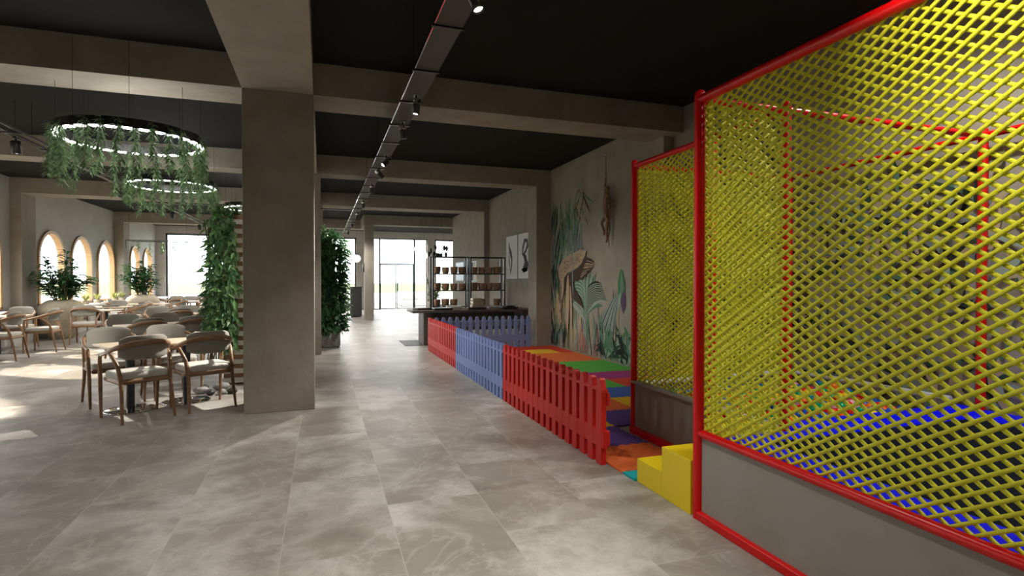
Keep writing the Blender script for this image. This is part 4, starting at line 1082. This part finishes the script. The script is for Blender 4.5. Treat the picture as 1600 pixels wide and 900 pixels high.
def can_mesh(t, h=.15, rr=.036):
    b = MB(); b.lathe([(.012, h / 2), (rr * .96, h / 2 - .004), (rr, h / 2 - .012), (rr, -h / 2), (rr - .006, -h / 2), (rr - .008, -h / 2 + .025)], n=20, caps=True); return b
def spot_head(x, y, z, label, target, energy, group, size=100, cname='track_spotlight', color=(1, .95, .86), chrome=False, rr=.036, h=.15, lit=True):
    t = thing(cname, label, 'spotlight', (x, y, z), group=group)
    b = MB(); b.tube([(0, 0, 0), (0, 0, -.05)], .011, 8); b.box(-.02, -.05, -.004, .02, .05, .012); b.build('mount', M['blackmetal'], t)
    hd = can_mesh(t, h, rr).build('lamp_head', M['blackmetal'], t); hd.location = (0, 0, -.05 - h / 2 + .015)
    v = Vector(target) - Vector((x, y, z - .1)); hd.rotation_euler = v.to_track_quat('-Z', 'Y').to_euler()
    b = MB(); b.lathe([(rr - .007, -h / 2 + .012), (.001, -h / 2 + .013)], n=16, caps=False); b.build('lens', M['spotlens'] if lit else M['chrome'], hd)
    if chrome:
        b = MB(); b.lathe([(rr + .003, h / 2 - .05), (rr + .004, h / 2 - .045), (rr + .004, h / 2 - .005), (rr + .002, h / 2)], n=20, caps=False); b.build('chrome_collar', M['chrome'], hd)
    if energy:
        q = v.normalized(); lp = Vector((x, y, z - .05 - h / 2 + .015)) + q * (h / 2 + .03)
        s = lamp('spotlight_beam', 'SPOT', lp, energy, color, spot_size=math.radians(size), spot_blend=1.0, shadow_soft_size=.03); aim(s, lp + q)
    return t
G = 'track spotlights above the corridor'
names = ['nearest the viewer, at the top edge of the photo', 'second from the viewer', 'third from the viewer', 'fourth from the viewer', 'fifth from the viewer', 'sixth from the viewer', 'seventh from the viewer', 'eighth from the viewer', 'ninth from the viewer', 'farthest from the viewer']
ys = [3.2, 5.35, 6.3, 8.0, 8.9, 10.4, 12.6, 14.8, 17.2, 20.0]
TG = [(1.75, 2.3), (.5, 5.2), (1.3, 6.6), (-1.9, 6.5), (3.6, 8.9), (.8, 10.6), (.9, 13), (.7, 15), (.8, 17), (.9, 20)]
for nm, y, tg in zip(names, ys, TG):
    spot_head(.86, y, 3.17, 'black corridor track spotlight, %s' % nm, (tg[0], tg[1], .3 if y == 8.0 else 0), 1250 if y == 8.0 else (90 if y < 4 else 260 if y == 8.9 else 190) if y < 12 else 210, G, 60 if y == 8.0 else 88 if y < 12 else 160, chrome=True)
# two more on the same tray behind the viewer light the foreground floor
for y, tg, e, nm in ((1.9, (.0, 2.6, 0), 300, 'nearer one'), (1.2, (2.1, 0.95, 2.35), 200, 'middle one, turned to the net'), (-.8, (0, .8, 0), 300, 'farther one')): spot_head(.86, y, 3.17, 'black corridor track spotlight above or behind the viewer, %s' % nm, tg, e, G, 75 if e == 200 else 95, chrome=True)
# left ladder track
tl = thing('ladder_track', 'black open ladder track running along the dining side ceiling', 'lighting track', (-3.70, 14.0, 3.27))
b = MB()
for x in (-.09, -.045, .09): b.box(x - .009, -11.5, 0, x + .009, 8.0, .03)
b.build('side_rail', M['rail'], tl)
y = -11.3
while y < 8:
    b = MB(); b.box(-.10, y, -.012, .10, y + .03, 0); b.build('cross_bar', M['rail'], tl); y += 1.0
wires(tl, [(.09, q) for q in (-8.2, -5, -1.2, 2.0, 6)] + [(-.09, q) for q in (-8.2, -5, -1.2, 2.0, 6)], .03)
for k, (y, lb_) in enumerate(((3.6, 'behind the left edge of the photo'), (6.2, 'just outside the left edge'), (9.0, 'at the left edge of the photo'), (13.0, 'between the first and second ring lamps'), (17.0, 'in front of the arched windows'), (20.5, 'closest to the ivy clad screen'))):
    spot_head(-3.78, y, 3.26, 'black cylinder spotlight under the ladder track, %s' % lb_, (-3.6, y + .2, 0), (55 if y < 7 else 110) if y < 12 else 330, 'cylinder spotlights under the ladder track', 90 if y < 12 else 160, 'cylinder_spotlight', rr=.055, h=.17)
# cross track between the two
b = MB(); b.box(-3.6, 14.9, 3.20, .74, 14.94, 3.23); tag(b.build('cross_track', M['blackmetal']), 'thin black track crossing between the ladder track and the corridor tray', 'lighting track')
# added spotlights, kept out of view, that brighten the inside of the play cage
for x, y, e, lb_, tg in ((3.1, -1.3, 300, 'above the near end of the play cage', (3.2, .9, 0)), (3.9, 2.3, 170, 'above the ball pit', (3.6, 3.5, 0))):
    spot_head(x, y, CE, 'added unseen black ceiling spotlight %s' % lb_, tg, e, 'added ceiling spotlights above the play area', 130, 'added_ceiling_spotlight', rr=.05, h=.16)
